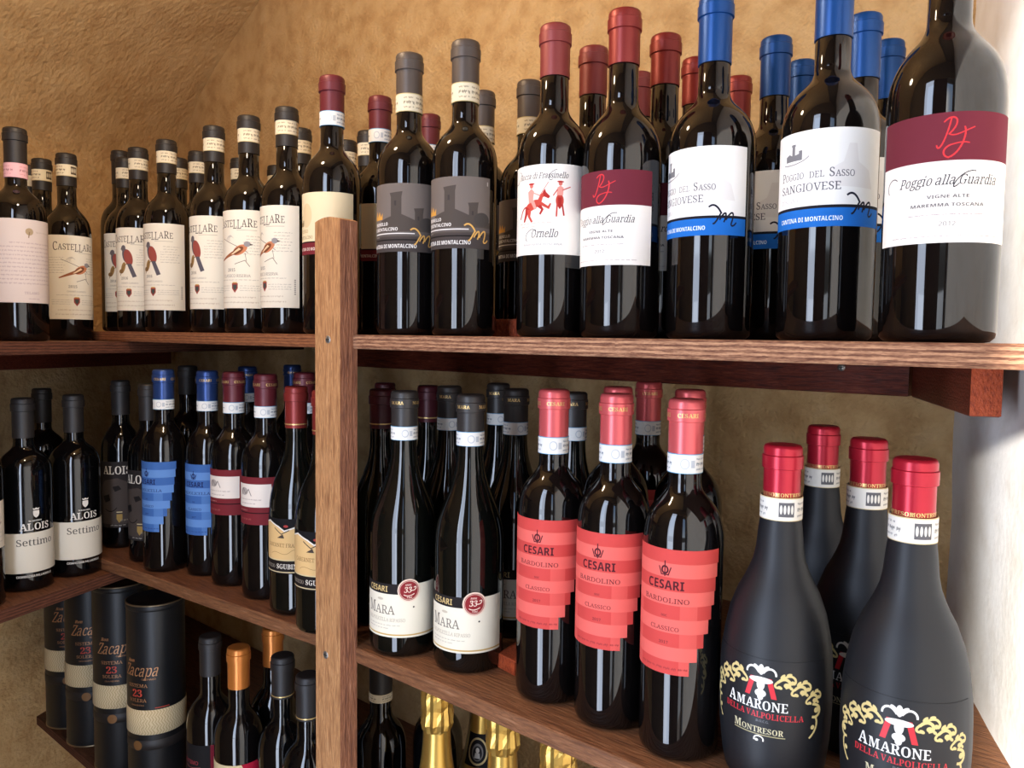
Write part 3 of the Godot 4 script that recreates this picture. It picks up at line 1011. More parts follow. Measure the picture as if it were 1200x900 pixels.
func make_kinds() -> void:
	var bord := {"H": 0.30, "R": 0.0345, "ys": 0.168, "yn": 0.222, "rn": 0.0138}
	var cast := bord.merged({"cap": 0.248, "cap_mat": mats.cap_black, "band": [0.263, 0.2825, mats.band_cream]})
	kinds.red_bird = build_kind(cast.merged({"labels": [["label", 0.034, 0.167, -84.0, 84.0, print_castellare("2016", false, false)]]}))
	kinds.finch = build_kind(cast.merged({"band": [0.263, 0.2825, mats.band_box], "labels": [["label", 0.034, 0.167, -84.0, 84.0, print_castellare("2015", true, false)]]}, true))
	kinds.finch_riserva = build_kind(cast.merged({"labels": [["label", 0.034, 0.167, -84.0, 84.0, print_castellare("2015", true, true)]]}))
	kinds.letter = build_kind({"H": 0.300, "R": 0.0375, "ys": 0.174, "yn": 0.222, "rn": 0.0138, "cap": 0.249, "cap_mat": mats.cap_black, "band": [0.230, 0.250, mats.band_pink], "labels": [["label", 0.054, 0.170, -78.0, 78.0, print_script_letter()]]})
	kinds.plain_dark = build_kind({"H": 0.33, "R": 0.034, "ys": 0.19, "yn": 0.245, "rn": 0.0138, "cap": 0.27, "cap_mat": mats.cap_black})
	kinds.plain_low = build_kind(bord.merged({"H": 0.292, "cap": 0.245, "cap_mat": mats.cap_black, "glass": mats.glass_black}, true))
	var mont := {"H": 0.30, "R": 0.034, "ys": 0.172, "yn": 0.222, "cap": 0.256, "rn": 0.0134}
	kinds.brunello = build_kind(mont.merged({"cap_mat": mats.cap_grey, "band": [0.2375, 0.2565, mats.band_cream], "labels": [["label", 0.0875, 0.1585, -84.0, 84.0, print_brunello()]]}))
	kinds.rosso = build_kind(mont.merged({"cap_mat": mats.cap_burgundy, "band": [0.2420, 0.2585, mats.band_blue], "cap": 0.258, "labels": [["label", 0.0915, 0.162, -84.0, 84.0, print_rosso()]]}, true))
	var marem := {"H": 0.30, "R": 0.0345, "ys": 0.170, "yn": 0.223, "cap": 0.2505, "rn": 0.0138}
	kinds.ornello = build_kind(marem.merged({"cap_mat": mats.cap_brick, "labels": [["label", 0.078, 0.162, -84.0, 84.0, print_ornello()]]}))
	kinds.guardia = build_kind(marem.merged({"R": 0.037, "ys": 0.160, "yn": 0.220, "cap_mat": mats.cap_red, "labels": [["label", 0.0655, 0.1495, -77.0, 77.0, print_guardia()]]}, true))
	kinds.sangiovese = build_kind({"H": 0.30, "R": 0.0375, "ys": 0.166, "yn": 0.218, "cap": 0.2415, "rn": 0.0138, "cap_mat": mats.cap_blue, "labels": [["label", 0.0885, 0.1635, -82.0, 82.0, print_sangiovese()]]})
	# middle shelf
	var ces := {"H": 0.297, "R": 0.0335, "ys": 0.178, "yn": 0.228, "rn": 0.0136, "cap": 0.2516, "band": [0.2359, 0.2522, mats.band_blue]}
	var right := [81.7, 79.2, 76.0, 74.0, 68.7, 63.9, 56.4, 47.1, 36.4]
	kinds.bardolino = build_kind(ces.merged({"cap_mat": mats.cap_coral, "cap_text": ["CESARI", 0.2822, 0.0034, [-60.0, 30.0, 120.0, 210.0]], "steps": {"y0": 0.074, "y1": 0.177, "left": -84.0, "full": 84.0, "right": right, "mat": print_cesari(c8(192, 68, 64), c8(216, 98, 90), c8(70, 26, 32), "BARDOLINO", "CESARI")}}))
	kinds.valpolicella = build_kind(ces.merged({"H": 0.2925, "R": 0.0305, "ys": 0.168, "yn": 0.222, "cap": 0.249, "band": [0.2349, 0.2495, mats.band_blue], "cap_mat": mats.cap_navy, "cap_text": ["CESARI", 0.2772, 0.0034, [-60.0, 30.0, 120.0, 210.0]], "steps": {"y0": 0.060, "y1": 0.161, "left": -84.0, "full": 84.0, "right": right, "mat": print_cesari(c8(60, 98, 160), c8(94, 134, 192), c8(24, 30, 74), "VALPOLICELLA", "CESARI")}}, true))
	kinds.mara = build_kind({"H": 0.286, "R": 0.0370, "ys": 0.128, "yn": 0.232, "rn": 0.0136, "b1": 0.42, "b2": 0.5, "cap": 0.2471, "cap_mat": mats.cap_charcoal, "glass": mats.glass_green, "band": [0.2327, 0.2477, mats.band_blue], "cap_text": ["MARA", 0.2718, 0.0034, [-10.0, 80.0, 170.0, 260.0]], "labels": [["label", 0.023, 0.081, -80.0, 80.0, print_mara()]], "medal": [0.0745, 29.0, 0.0125]})
	kinds.maroon = build_kind({"H": 0.2935, "R": 0.0315, "ys": 0.170, "yn": 0.222, "rn": 0.0135, "cap": 0.2513, "cap_mat": mats.cap_burgundy, "cap_text": ["CESARI", 0.2782, 0.0034, [-20.0, 70.0, 160.0, 250.0]], "band": [0.2366, 0.2518, mats.band_blue], "labels": [["label", 0.0995, 0.1615, -84.0, 84.0, print_maroon()]]})
	kinds.sgubin = build_kind({"H": 0.2815, "R": 0.0335, "ys": 0.125, "yn": 0.222, "rn": 0.0128, "b1": 0.5, "b2": 0.5, "cap": 0.2299, "cap_mat": mats.cap_red, "cap_ring": 0.2340, "glass": mats.glass_green, "labels": [["label", 0.053, 0.121, -82.0, 82.0, print_sgubin()]]})
	kinds.deep_cap = build_kind({"H": 0.2815, "R": 0.0335, "ys": 0.125, "yn": 0.222, "rn": 0.0128, "b1": 0.5, "b2": 0.5, "cap": 0.2340, "cap_mat": mats.cap_deep, "cap_ring": 0.2390, "glass": mats.glass_green})
	kinds.settimo = build_kind({"H": 0.2690, "R": 0.0345, "ys": 0.162, "yn": 0.205, "rn": 0.0130, "cap": 0.2130, "cap_mat": mats.cap_black, "glass": mats.glass_black, "labels": [["label", 0.027, 0.083, -78.0, 78.0, print_settimo()]], "letters": [["ALOIS", "R", 0.0865, 0.0098, 6.0, mats.white_print, 0.9], ["MASSERIA", "R", 0.0985, 0.0022, 6.0, mats.white_print, 1.0], ["CASAVECCHIA PALLAGRELLO", "S", 0.0205, 0.0030, 4.0, mats.white_print, 0.85]],
		"extra": [["crest", crest_mesh(0.0350, 0.1045), mats.white_print, "small pale crest printed on the glass", []]]})
	kinds.bear = build_kind({"H": 0.2680, "R": 0.0300, "ys": 0.150, "yn": 0.205, "rn": 0.0128, "cap": 0.2130, "cap_mat": mats.cap_black, "glass": mats.glass_black, "labels": [["label", 0.034, 0.140, -80.0, 80.0, print_bear()]]})
	kinds.cream = build_kind({"H": 0.300, "R": 0.0345, "ys": 0.168, "yn": 0.222, "rn": 0.0138, "cap": 0.248, "cap_mat": mats.cap_black, "labels": [["label", 0.078, 0.140, -78.0, 78.0, print_cream_plain()]]})
	var am := [Vector2(0, 0.006), Vector2(0.02, 0.002), Vector2(0.030, 0.0), Vector2(0.0345, 0.0012), Vector2(0.0372, 0.005), Vector2(0.0395, 0.016), Vector2(0.0418, 0.0356), Vector2(0.0428, 0.055), Vector2(0.0430, 0.068), Vector2(0.0427, 0.085), Vector2(0.0420, 0.1008), Vector2(0.0400, 0.116), Vector2(0.0366, 0.133), Vector2(0.0308, 0.149), Vector2(0.0265, 0.157), Vector2(0.0230, 0.165), Vector2(0.0200, 0.173), Vector2(0.0182, 0.182), Vector2(0.0168, 0.1975), Vector2(0.0150, 0.212), Vector2(0.0139, 0.226), Vector2(0.0132, 0.255), Vector2(0, 0.255)]
	var am_label := print_amarone()
	am_label.metallic_specular = 0.45
	kinds.amarone = build_kind({"H": 0.2650, "rn": 0.0134, "profile": am, "glass": mats.matte_glass, "cap": 0.2235, "cap_mat": mats.cap_ruby, "band": [0.2068, 0.2248, mats.band_docg], "band_out": 0.0016, "cap_text": ["MONTRESOR", 0.2252, 0.0030, [-50.0, 50.0, 150.0, 250.0]], "labels": [["label", 0.040, 0.106, -70.0, 70.0, am_label, 10]]})
	# lower shelf
	var low := {"H": 0.300, "R": 0.0325, "ys": 0.170, "yn": 0.222, "rn": 0.0138, "cap": 0.245}
	kinds.red_black = build_kind(low.merged({"cap_mat": mats.cap_black, "labels": [["label", 0.060, 0.156, -80.0, 80.0, print_red_black()]]}))
	kinds.copper = build_kind(low.merged({"cap_mat": mats.cap_copper, "labels": [["label", 0.060, 0.150, -80.0, 80.0, print_cream_red()]]}))
	kinds.unlabelled = build_kind(low.merged({"cap_mat": mats.cap_black, "cap_ring": 0.2475, "glass": mats.glass_black}))
	kinds.tall_dark = build_kind(low.merged({"H": 0.332, "ys": 0.195, "yn": 0.248, "cap": 0.272, "cap_mat": mats.cap_black, "band": [0.262, 0.2725, mats.band_cream], "glass": mats.glass_black}, true))
	make_sparkling()
	make_tin()

func crest_mesh(r: float, y: float) -> ArrayMesh:
	# a shield under a small crown, printed on the glass
	var st := begin(true)
	var shapes := [[V(-4, 9), V(4, 9), V(4, 4), V(2.6, 1), V(0, -1), V(-2.6, 1), V(-4, 4)], [V(-3.6, 10.2), V(3.6, 10.2), V(4.6, 13), V(2, 11.8), V(0, 13.4), V(-2, 11.8), V(-4.6, 13)]]
	for s in shapes:
		var flat := PackedVector2Array(s)
		var tri := Geometry2D.triangulate_polygon(flat)
		for i in range(0, tri.size(), 3):
			var q := [flat[tri[i]], flat[tri[i + 1]], flat[tri[i + 2]]]
			if (q[1] - q[0]).cross(q[2] - q[0]) > 0.0:
				q = [q[0], q[2], q[1]]
			for p in q:
				var a: float = deg_to_rad(8.0) + p.x * 0.001 / r
				st.add_vertex(Vector3(sin(a) * r, y + p.y * 0.001, cos(a) * r))
	return finish(st)

func make_sparkling() -> void:
	var pr := [Vector2(0, 0.008), Vector2(0.02, 0.003), Vector2(0.034, 0.0), Vector2(0.039, 0.001), Vector2(0.0415, 0.005), Vector2(0.042, 0.01), Vector2(0.042, 0.115)]
	for i in range(1, 13):
		pr.append(Vector2(0.042, 0.115).bezier_interpolate(Vector2(0.042, 0.165), Vector2(0.0165, 0.185), Vector2(0.0148, 0.262), i / 12.0))
	pr.append(Vector2(0.0148, 0.27))
	pr.append(Vector2(0, 0.27))
	for i in pr.size():
		pr[i] = Vector2(pr[i].x, pr[i].y * 1.07)
	# smooth foil over the neck
	var sleeve := []
	for i in 9:
		var y := lerpf(0.190, 0.2846, i / 8.0)
		sleeve.append(Vector2(radius_at(pr, y) + 0.0006, y))
	# crumpled foil over the wired cork
	var st := SurfaceTool.new()
	st.begin(Mesh.PRIMITIVE_TRIANGLES)
	st.set_smooth_group(-1)
	var rng := RandomNumberGenerator.new()
	rng.seed = 4
	var rows := [[0.0154, 0.2610], [0.0166, 0.2640], [0.0186, 0.2700], [0.0176, 0.279], [0.0166, 0.285], [0.0174, 0.290], [0.0176, 0.296], [0.0170, 0.301], [0.0152, 0.305], [0.0, 0.3065]]
	var grid := []
	for r in rows:
		var ring := []
		for s in 26:
			var pleat := (0.0009 if s % 2 else -0.0006) + rng.randf_range(-0.0007, 0.0007)
			var rr: float = maxf(0.0, r[0] + (pleat if r[0] > 0.0 else 0.0))
			ring.append(Vector3(sin(TAU * s / 26.0) * rr, r[1] * 1.07 + rng.randf_range(-0.0008, 0.0008), cos(TAU * s / 26.0) * rr))
		grid.append(ring)
	for k in rows.size() - 1:
		for s in 26:
			quad(st, grid[k][s], grid[k][(s + 1) % 26], grid[k + 1][(s + 1) % 26], grid[k + 1][s])
	var crown := finish(st)
	kinds.sparkling = [["glass_body", lathe(pr, 48), mats.glass_green, "", []], ["foil_sleeve", lathe(sleeve, 40), mats.gold_foil, "smooth gold foil round the neck", []], ["foil_crown", crown, mats.gold_foil, "crumpled gold foil over the cork", []]]
	kinds.sparkling_badge = kinds.sparkling + [["neck_label", patch(pr, 0.204, 0.242, -40.0, 40.0, 0.0012, Rect2(0, 0, 1, 1), 5), print_badge(), "black oval neck label with a pale figure", []]]

func make_tin() -> void:
	var r := 0.0425
	var body := [Vector2(0, 0.001), Vector2(r - 0.002, 0.0), Vector2(r - 0.0004, 0.001), Vector2(r, 0.003), Vector2(r, 0.304)]
	var pr := [Vector2(r, 0.0), Vector2(r, 0.31)]
	kinds.tin = [
		["tube", lathe(body, 48), mats.tin_black, "", []],
		["lid", lathe([Vector2(r, 0.300), Vector2(r + 0.0008, 0.301), Vector2(r + 0.0008, 0.309), Vector2(r - 0.001, 0.310), Vector2(r - 0.003, 0.308), Vector2(0, 0.308)], 48), mats.tin_lid, "", [["rim", lathe([Vector2(r + 0.0007, 0.3080), Vector2(r + 0.0012, 0.3087), Vector2(r + 0.0012, 0.3096), Vector2(r - 0.0008, 0.3103)], 48), mats.tin_rim, "", []]]],
		["base_rim", lathe([Vector2(r, 0.0005), Vector2(r + 0.0008, 0.0012), Vector2(r + 0.0008, 0.0025), Vector2(r, 0.0034)], 48), mats.tin_rim, "", []],
		["woven_band", lathe([Vector2(r, 0.108), Vector2(r + 0.001, 0.109), Vector2(r + 0.001, 0.146), Vector2(r, 0.147)], 48), mats.weave, "plaited straw-coloured band", []],
		["lower_band", lathe([Vector2(r, 0.084), Vector2(r + 0.0006, 0.0845), Vector2(r + 0.0006, 0.0985), Vector2(r, 0.099)], 48), mats.cap_black, "", []],
		["seal", disc_patch(pr, 0.0915, -12.0, 0.0075, 0.0012), mats.seal, "worn copper emblem on the band", []],
		["lettering", bent_text("Ron", "R", r + 0.0005, 0.222, 0.0052, -26.0, 0.9, 0.3), mats.copper_print, "", []],
		["lettering", bent_text("Zacapa", "r", r + 0.0005, 0.200, 0.0185, -8.0, 0.66, 0.42), mats.copper_print, "", []],
		["lettering", bent_text("CENTENARIO", "s", r + 0.0005, 0.1945, 0.0026, 12.0), mats.copper_print, "", []],
		["lettering", bent_text("SISTEMA", "r", r + 0.0005, 0.183, 0.0052, -12.0, 1.1), mats.copper_print, "", []],
		["lettering", bent_text("23", "R", r + 0.0005, 0.168, 0.0115, -12.0, 1.0), mats.red_print, "", []],
		["lettering", bent_text("SOLERA", "r", r + 0.0005, 0.160, 0.0052, -12.0, 1.1), mats.copper_print, "", []],
		["lettering", bent_text("GRAN RESERVA", "s", r + 0.0005, 0.1535, 0.0024, -12.0), mats.copper_print, "", []],
		["stripe", patch(pr, 0.1495, 0.1505, 24.0, 52.0, 0.0004), mats.red_print, "", []],
	]

# ------------------------------------------------------------------ the niche
func left_x(z: float) -> float:
	return -1.78 + (z + 0.523) * SIDE

func right_x(z: float) -> float:
	return -0.086 + (z + 0.735) * 0.408

func rough_sheet(nu: int, nv: int, f: Callable, depth: Vector3, amp: float, seed_: int, flip := false) -> ArrayMesh:
	# a plastered face: a grid of points f(u, v), uneven by amp along depth's direction, with a body behind it of that depth
	var n := FastNoiseLite.new()
	n.seed = seed_
	n.frequency = 3.2
	n.fractal_octaves = 5
	var out := -depth.normalized()
	var st := begin(true)
	var g := []
	for j in nv + 1:
		var row := []
		for i in nu + 1:
			var p: Vector3 = f.call(float(i) / nu, float(j) / nv)
			row.append(p + out * amp * n.get_noise_3d(p.x, p.y, p.z))
		g.append(row)
	for j in nv:
		for i in nu:
			if flip:
				quad(st, g[j][i + 1], g[j][i], g[j + 1][i], g[j + 1][i + 1])
			else:
				quad(st, g[j][i], g[j][i + 1], g[j + 1][i + 1], g[j + 1][i])
	st.generate_normals()
	var a := st.commit()
	# body: back face and rims
	st = begin(false)
	var b := func(p: Vector3) -> Vector3: return p + depth
	for j in nv:
		for e in [[0, 1], [nu, -1]]:
			var p: Vector3 = g[j][e[0]]
			var q: Vector3 = g[j + 1][e[0]]
			quad(st, p, q, b.call(q), b.call(p))
	for i in nu:
		for r in [0, nv]:
			var p: Vector3 = g[r][i]
			var q: Vector3 = g[r][i + 1]
			quad(st, p, q, b.call(q), b.call(p))
	for j in nv:
		for i in nu:
			quad(st, b.call(g[j][i]), b.call(g[j + 1][i]), b.call(g[j + 1][i + 1]), b.call(g[j][i + 1]))
	st.generate_normals()
	var merged := SurfaceTool.new()
	merged.begin(Mesh.PRIMITIVE_TRIANGLES)
	merged.append_from(a, 0, Transform3D())
	merged.append_from(st.commit(), 0, Transform3D())
	return merged.commit()

func build_setting() -> void:
	# ochre wash on the back and left walls, coarser trowelling on the left; whitewash on the right reveal
	var fine := plaster(c8(208, 175, 126), c8(199, 164, 116), c8(181, 145, 98), 3, 0.22, 0.07)
	var coarse: StandardMaterial3D = fine.duplicate()
	coarse.heightmap_scale = 0.45
	coarse.heightmap_texture = noise_tex(0.04, 13, [[0.0, Color(0, 0, 0)], [1.0, Color(1, 1, 1)]], 1024, FastNoiseLite.TYPE_SIMPLEX_SMOOTH, 6)
	var white := plaster(c8(240, 237, 232), c8(236, 232, 226), c8(226, 220, 210), 21, 0.03, 0.05)
	var room := plaster(c8(128, 112, 94), c8(116, 100, 82), c8(98, 84, 70), 31, 0.2)
	var ceil_y := EYE + 1.15
	struct("wall_back", rough_sheet(150, 140, func(u: float, v: float) -> Vector3: return Vector3(lerpf(-2.05, -0.06, u), lerpf(0.0, ceil_y, v), -0.975), Vector3(0, 0, -0.2), 0.012, 5), fine)
	# left wall: upright to a little over the bottles, then it leans in as the foot of a vault
	var lean := func(dy: float) -> float: return 0.0 if dy < 0.0 else dy * (0.5 + 2.2 * dy)
	struct("wall_left", rough_sheet(90, 200, func(u: float, v: float) -> Vector3:
		var z := lerpf(0.2, -1.03, u)
		var y := lerpf(0.0, EYE + 1.12, v)
		return Vector3(left_x(z) + lean.call(y - EYE - 0.40), y, z), Vector3(-0.2, 0, 0), 0.016, 12), coarse)
	struct("wall_right", rough_sheet(60, 110, func(u: float, v: float) -> Vector3:
		var z := lerpf(-1.0, 0.2, u)
		return Vector3(right_x(z), lerpf(0.0, ceil_y, v), z), Vector3(0.3, 0, 0), 0.003, 19), white)
	# behind the camera: floor, ceiling and the wall with the doorway, plus an added leaf in place of the camera operator
	struct("floor", box_mesh(Vector3(-2.4, -0.1, -1.2), Vector3(0.7, 0.0, 0.9)), mat(c8(96, 74, 60), 0.6))
	struct("ceiling", box_mesh(Vector3(-2.4, ceil_y, -1.2), Vector3(0.7, ceil_y + 0.15, 0.9)), room)
	var st := begin(false)
	box_into(st, Vector3(-2.2, 0, 0.16), Vector3(GAP[0], ceil_y, 0.34))
	box_into(st, Vector3(GAP[0], GAP[3], 0.16), Vector3(0.6, ceil_y, 0.34))
	box_into(st, Vector3(0.29, 0, 0.16), Vector3(0.6, GAP[3], 0.34))
	struct("wall_front", finish(st), room)
	var stand_in_wood := wood(c8(78, 52, 36), c8(50, 32, 24), 44, Vector3(10, 1, 10))
	var s := begin(false)
	box_into(s, Vector3(GAP[1], 0.01, 0.18), Vector3(STAND_IN_END, GAP[3] - 0.005, 0.22))
	var stand_in_leaf := struct("stand_in_door_1", finish(s), stand_in_wood)  # made-up door leaf, blocks daylight where the camera operator's body would
	for y in [[0.12, 0.85], [1.0, 1.98]]:
		part("panel", box_mesh(Vector3(GAP[1] + 0.06, y[0], 0.172), Vector3(STAND_IN_END - 0.06, y[1], 0.181)), stand_in_wood, stand_in_leaf)
	struct("added_sun_blocker", box_mesh(Vector3(-0.36, -0.05, 1.6), Vector3(0.10, 2.9, 1.9)), room)  # unseen pier added only to keep the sun out of the left gap
	struct("pavement", box_mesh(Vector3(-8, -0.15, 0.9), Vector3(8, -0.05, 12.0)), mat(c8(190, 188, 184), 0.9))

func plank(called: String, label: String, poly: Array, top: float, thick: float, face: Material, edge: Material) -> Node3D:
	var o := MeshInstance3D.new()
	o.mesh = prism(poly, -thick, 0.0, face, edge)
	o.name = numbered(called)
	add_child(o)
	o.position.y = top
	tag(o, label, "shelf")
	return o

func batten(label: String, a: Vector2, b: Vector2, wide: float, y0: float, y1: float, face: Material, end: Material) -> Node3D:
	# a bar from a to b (plan), its body lying to the left of that direction
	var d := (b - a).normalized()
	var s := Vector2(d.y, -d.x) * wide
	var mid := (a + b) * 0.5
	var o := MeshInstance3D.new()
	o.name = numbered("shelf_batten")
	o.mesh = prism([a - mid, b - mid, b + s - mid, a + s - mid], 0.0, y1 - y0, face, end, 0.001)
	add_child(o)
	o.position = Vector3(mid.x, y0, mid.y)
	tag(o, label, "batten")
	return o

func screw(parent: Node3D, at: Vector3, normal: Vector3) -> void:
	# a countersunk cross-head screw
	var st := SurfaceTool.new()
	st.begin(Mesh.PRIMITIVE_TRIANGLES)
	var head := lathe([Vector2(0.0042, -0.002), Vector2(0.0045, 0.0), Vector2(0.0040, 0.0006), Vector2(0.0, 0.0008)], 20)
	var m := part("screw", head, mats.steel, parent)
	m.basis = Basis(Quaternion(Vector3.UP, normal))
	m.position = at
	var s2 := begin(false)
	box_into(s2, Vector3(-0.0026, 0.0006, -0.0005), Vector3(0.0026, 0.0010, 0.0005))
	box_into(s2, Vector3(-0.0005, 0.0006, -0.0026), Vector3(0.0005, 0.0010, 0.0026))
	part("cross_slot", finish(s2), mats.slot, m)

func build_shelves() -> void:
	mats.steel = foil(c8(170, 166, 160), 0.35, 0.8)
	mats.slot = mat(c8(30, 26, 24), 0.7)
	var face := wood(c8(112, 70, 45), c8(76, 44, 28), 51, Vector3(1.6, 14, 14))
	var worn := wood(c8(128, 84, 54), c8(88, 54, 34), 52, Vector3(1.8, 16, 16), 0.6)
	var ply := ply_edge(c8(178, 134, 102), c8(88, 54, 40), 6)
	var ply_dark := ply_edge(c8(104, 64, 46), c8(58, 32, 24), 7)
	var sawn := ply_edge(c8(150, 96, 62), c8(94, 54, 34), 9)
	var red := wood(c8(124, 56, 38), c8(74, 30, 22), 53, Vector3(2.2, 20, 20), 0.45)
	var orange := wood(c8(186, 84, 44), c8(120, 44, 26), 54, Vector3(30, 12, 30), 0.5)
	var back := -0.972
	var t := 0.0152
	var rx := func(z: float) -> float: return right_x(z) + 0.004
	# upper shelf: two boards meeting behind the post, and the board on the left wall that carries the end
	plank("shelf_board", "upper plywood shelf right of the post carrying blue-capped bottles", [V(-0.6795, -0.536), V(rx.call(-0.536), -0.536), V(rx.call(back), back), V(-0.7015, back), V(-0.7015, -0.5425), V(-0.6795, -0.5425)], TOP, t, face, ply)
	plank("shelf_board", "upper plywood shelf left of the post carrying bird-label bottles", [V(-1.325, -0.536), V(-0.7245, -0.536), V(-0.7245, -0.5425), V(-0.7025, -0.5425), V(-0.7025, back), V(left_x(back) + 0.02, back), V(-1.46, -0.57)], TOP, t, face, sawn)
	var lf := func(z: float) -> float: return -1.149 + (z + 0.335) * SIDE
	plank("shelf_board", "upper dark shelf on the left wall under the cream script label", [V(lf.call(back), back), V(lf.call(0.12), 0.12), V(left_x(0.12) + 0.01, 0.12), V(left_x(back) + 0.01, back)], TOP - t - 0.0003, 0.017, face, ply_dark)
	# middle shelf
	var tm := 0.017
	plank("shelf_board", "middle worn shelf right of the post under the red-capped bottles", [V(-0.6795, -0.540), V(rx.call(-0.540), -0.540), V(rx.call(back), back), V(-0.7015, back), V(-0.7015, -0.5425), V(-0.6795, -0.5425)], MID, tm, worn, worn)
	plank("shelf_board", "middle shelf left of the post under the blue and maroon labels", [V(-1.238, -0.497), V(-0.7245, -0.540), V(-0.7245, -0.5425), V(-0.7025, -0.5425), V(-0.7025, back), V(left_x(back) + 0.02, back), V(-1.42, -0.52), V(-1.31, -0.514)], MID, tm, face, worn)
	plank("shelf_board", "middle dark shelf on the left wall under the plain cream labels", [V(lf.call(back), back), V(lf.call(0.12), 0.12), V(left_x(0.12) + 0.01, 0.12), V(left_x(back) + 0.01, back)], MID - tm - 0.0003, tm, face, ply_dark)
	# lower shelf
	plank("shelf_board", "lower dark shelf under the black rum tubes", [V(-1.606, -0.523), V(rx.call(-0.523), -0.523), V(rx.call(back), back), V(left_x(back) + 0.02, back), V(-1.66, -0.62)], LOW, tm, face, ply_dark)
	# battens under the upper shelf
	var led := batten("long dark red batten screwed to the back wall under the upper shelf", V(-1.30, -0.945), V(-0.226, -0.945), 0.026, EYE - 0.061, TOP - t - 0.0002, red, red)
	screw(led, Vector3(SCREW_X + 0.763, 0.030, 0.0005), Vector3(0, 0, 1))
	var sb := batten("short batten with orange end grain under the upper shelf at the white wall", V(-0.222, -0.944), V(-0.129, -0.735), 0.023, EYE - 0.061, TOP - t - 0.0002, red, red)
	var dir := (V(-0.129, -0.735) - V(-0.222, -0.944)).normalized()
	var side := V(dir.y, -dir.x) * 0.023
	var e0 := V(-0.129, -0.735) - V(-0.1755, -0.8395)
	part("end_grain", prism([e0 + dir * 0.0002, e0 + dir * 0.0016, e0 + side + dir * 0.0016, e0 + side + dir * 0.0002], 0.0008, 0.0440, orange, orange, 0.0004), null, sb)
	batten("dark batten on the left wall under the upper side shelf", V(left_x(-0.2) + 0.05, -0.2), V(left_x(-0.93) + 0.05, -0.93), 0.026, EYE - 0.078, TOP - t - 0.0175, red, red)
	# the post
	var post := Node3D.new()
	post.name = numbered("wooden_post")
	add_child(post)
	tag(post, "square light brown wooden post holding the shelf fronts", "post")
	post.position = Vector3(-0.702, 0, -0.5305)
	var pw := wood(c8(184, 134, 88), c8(134, 90, 56), 60, Vector3(18, 2.0, 18), 0.7)
	var h := EYE + 0.121
	var st := begin(false)
	var prof := []
	for i in 9:
		var x := lerpf(-0.022, 0.022, i / 8.0)
		prof.append(V(x, h + 0.004 * (1.0 - pow(x / 0.022, 2.0))))
	for i in 8:
		var a: Vector2 = prof[i]
		var b: Vector2 = prof[i + 1]
		for zz in [[0.0115, 1], [-0.0115, -1]]:
			if zz[1] > 0:
				quad(st, Vector3(a.x, 0, zz[0]), Vector3(b.x, 0, zz[0]), Vector3(b.x, b.y, zz[0]), Vector3(a.x, a.y, zz[0]))
			else:
				quad(st, Vector3(b.x, 0, zz[0]), Vector3(a.x, 0, zz[0]), Vector3(a.x, a.y, zz[0]), Vector3(b.x, b.y, zz[0]))
		quad(st, Vector3(a.x, a.y, 0.0115), Vector3(b.x, b.y, 0.0115), Vector3(b.x, b.y, -0.0115), Vector3(a.x, a.y, -0.0115))
	# the sides carry a redder stain than the bare sawn front
	var stained := wood(c8(140, 92, 66), c8(98, 60, 44), 61, Vector3(18, 2.0, 18), 0.7)
	var sides := begin(false)
	quad(sides, Vector3(0.022, 0, 0.0115), Vector3(0.022, 0, -0.0115), Vector3(0.022, h, -0.0115), Vector3(0.022, h, 0.0115))
	quad(sides, Vector3(-0.022, 0, -0.0115), Vector3(-0.022, 0, 0.0115), Vector3(-0.022, h, 0.0115), Vector3(-0.022, h, -0.0115))
	st.generate_normals()
	sides.generate_normals()
	var shaft := ArrayMesh.new()
	st.commit(shaft)
	sides.commit(shaft)
	shaft.surface_set_material(0, pw)
	shaft.surface_set_material(1, stained)
	part("shaft", shaft, null, post)
	screw(post, Vector3(0.001, EYE - 0.006, 0.0113), Vector3(0, 0, 1))
	screw(post, Vector3(-0.004, EYE - 0.356, 0.0113), Vector3(0, 0, 1))
	# little blocks lying on the shelves
	var blk := thing("wood_block", "small orange wood offcut between the tower labels and the riders label", "block", Vector3(-0.5590, TOP, -0.6555), 0.0)
	part("offcut", prism([V(-0.028, 0.012), V(0.028, 0.012), V(0.028, -0.012), V(-0.028, -0.012)], 0.0, 0.019, orange, orange, 0.0008), null, blk)
	var blk2 := thing("wood_block", "small orange wood offcut between the 33 medallion bottles and the coral labels", "block", Vector3(-0.5145, MID, -0.628), 0.0)
	part("offcut", prism([V(-0.0143, 0.0215), V(0.0135, 0.0265), V(0.012, -0.03), V(-0.022, -0.028)], 0.0, 0.0155, orange, orange, 0.0008), null, blk2)

const STAND_IN_END := 0.056
const SCREW_X := -0.2982
const GAP := [-0.535, -0.295, 0.0, 2.12]   # the doorway between its left jamb and the leaf put in for the camera operator

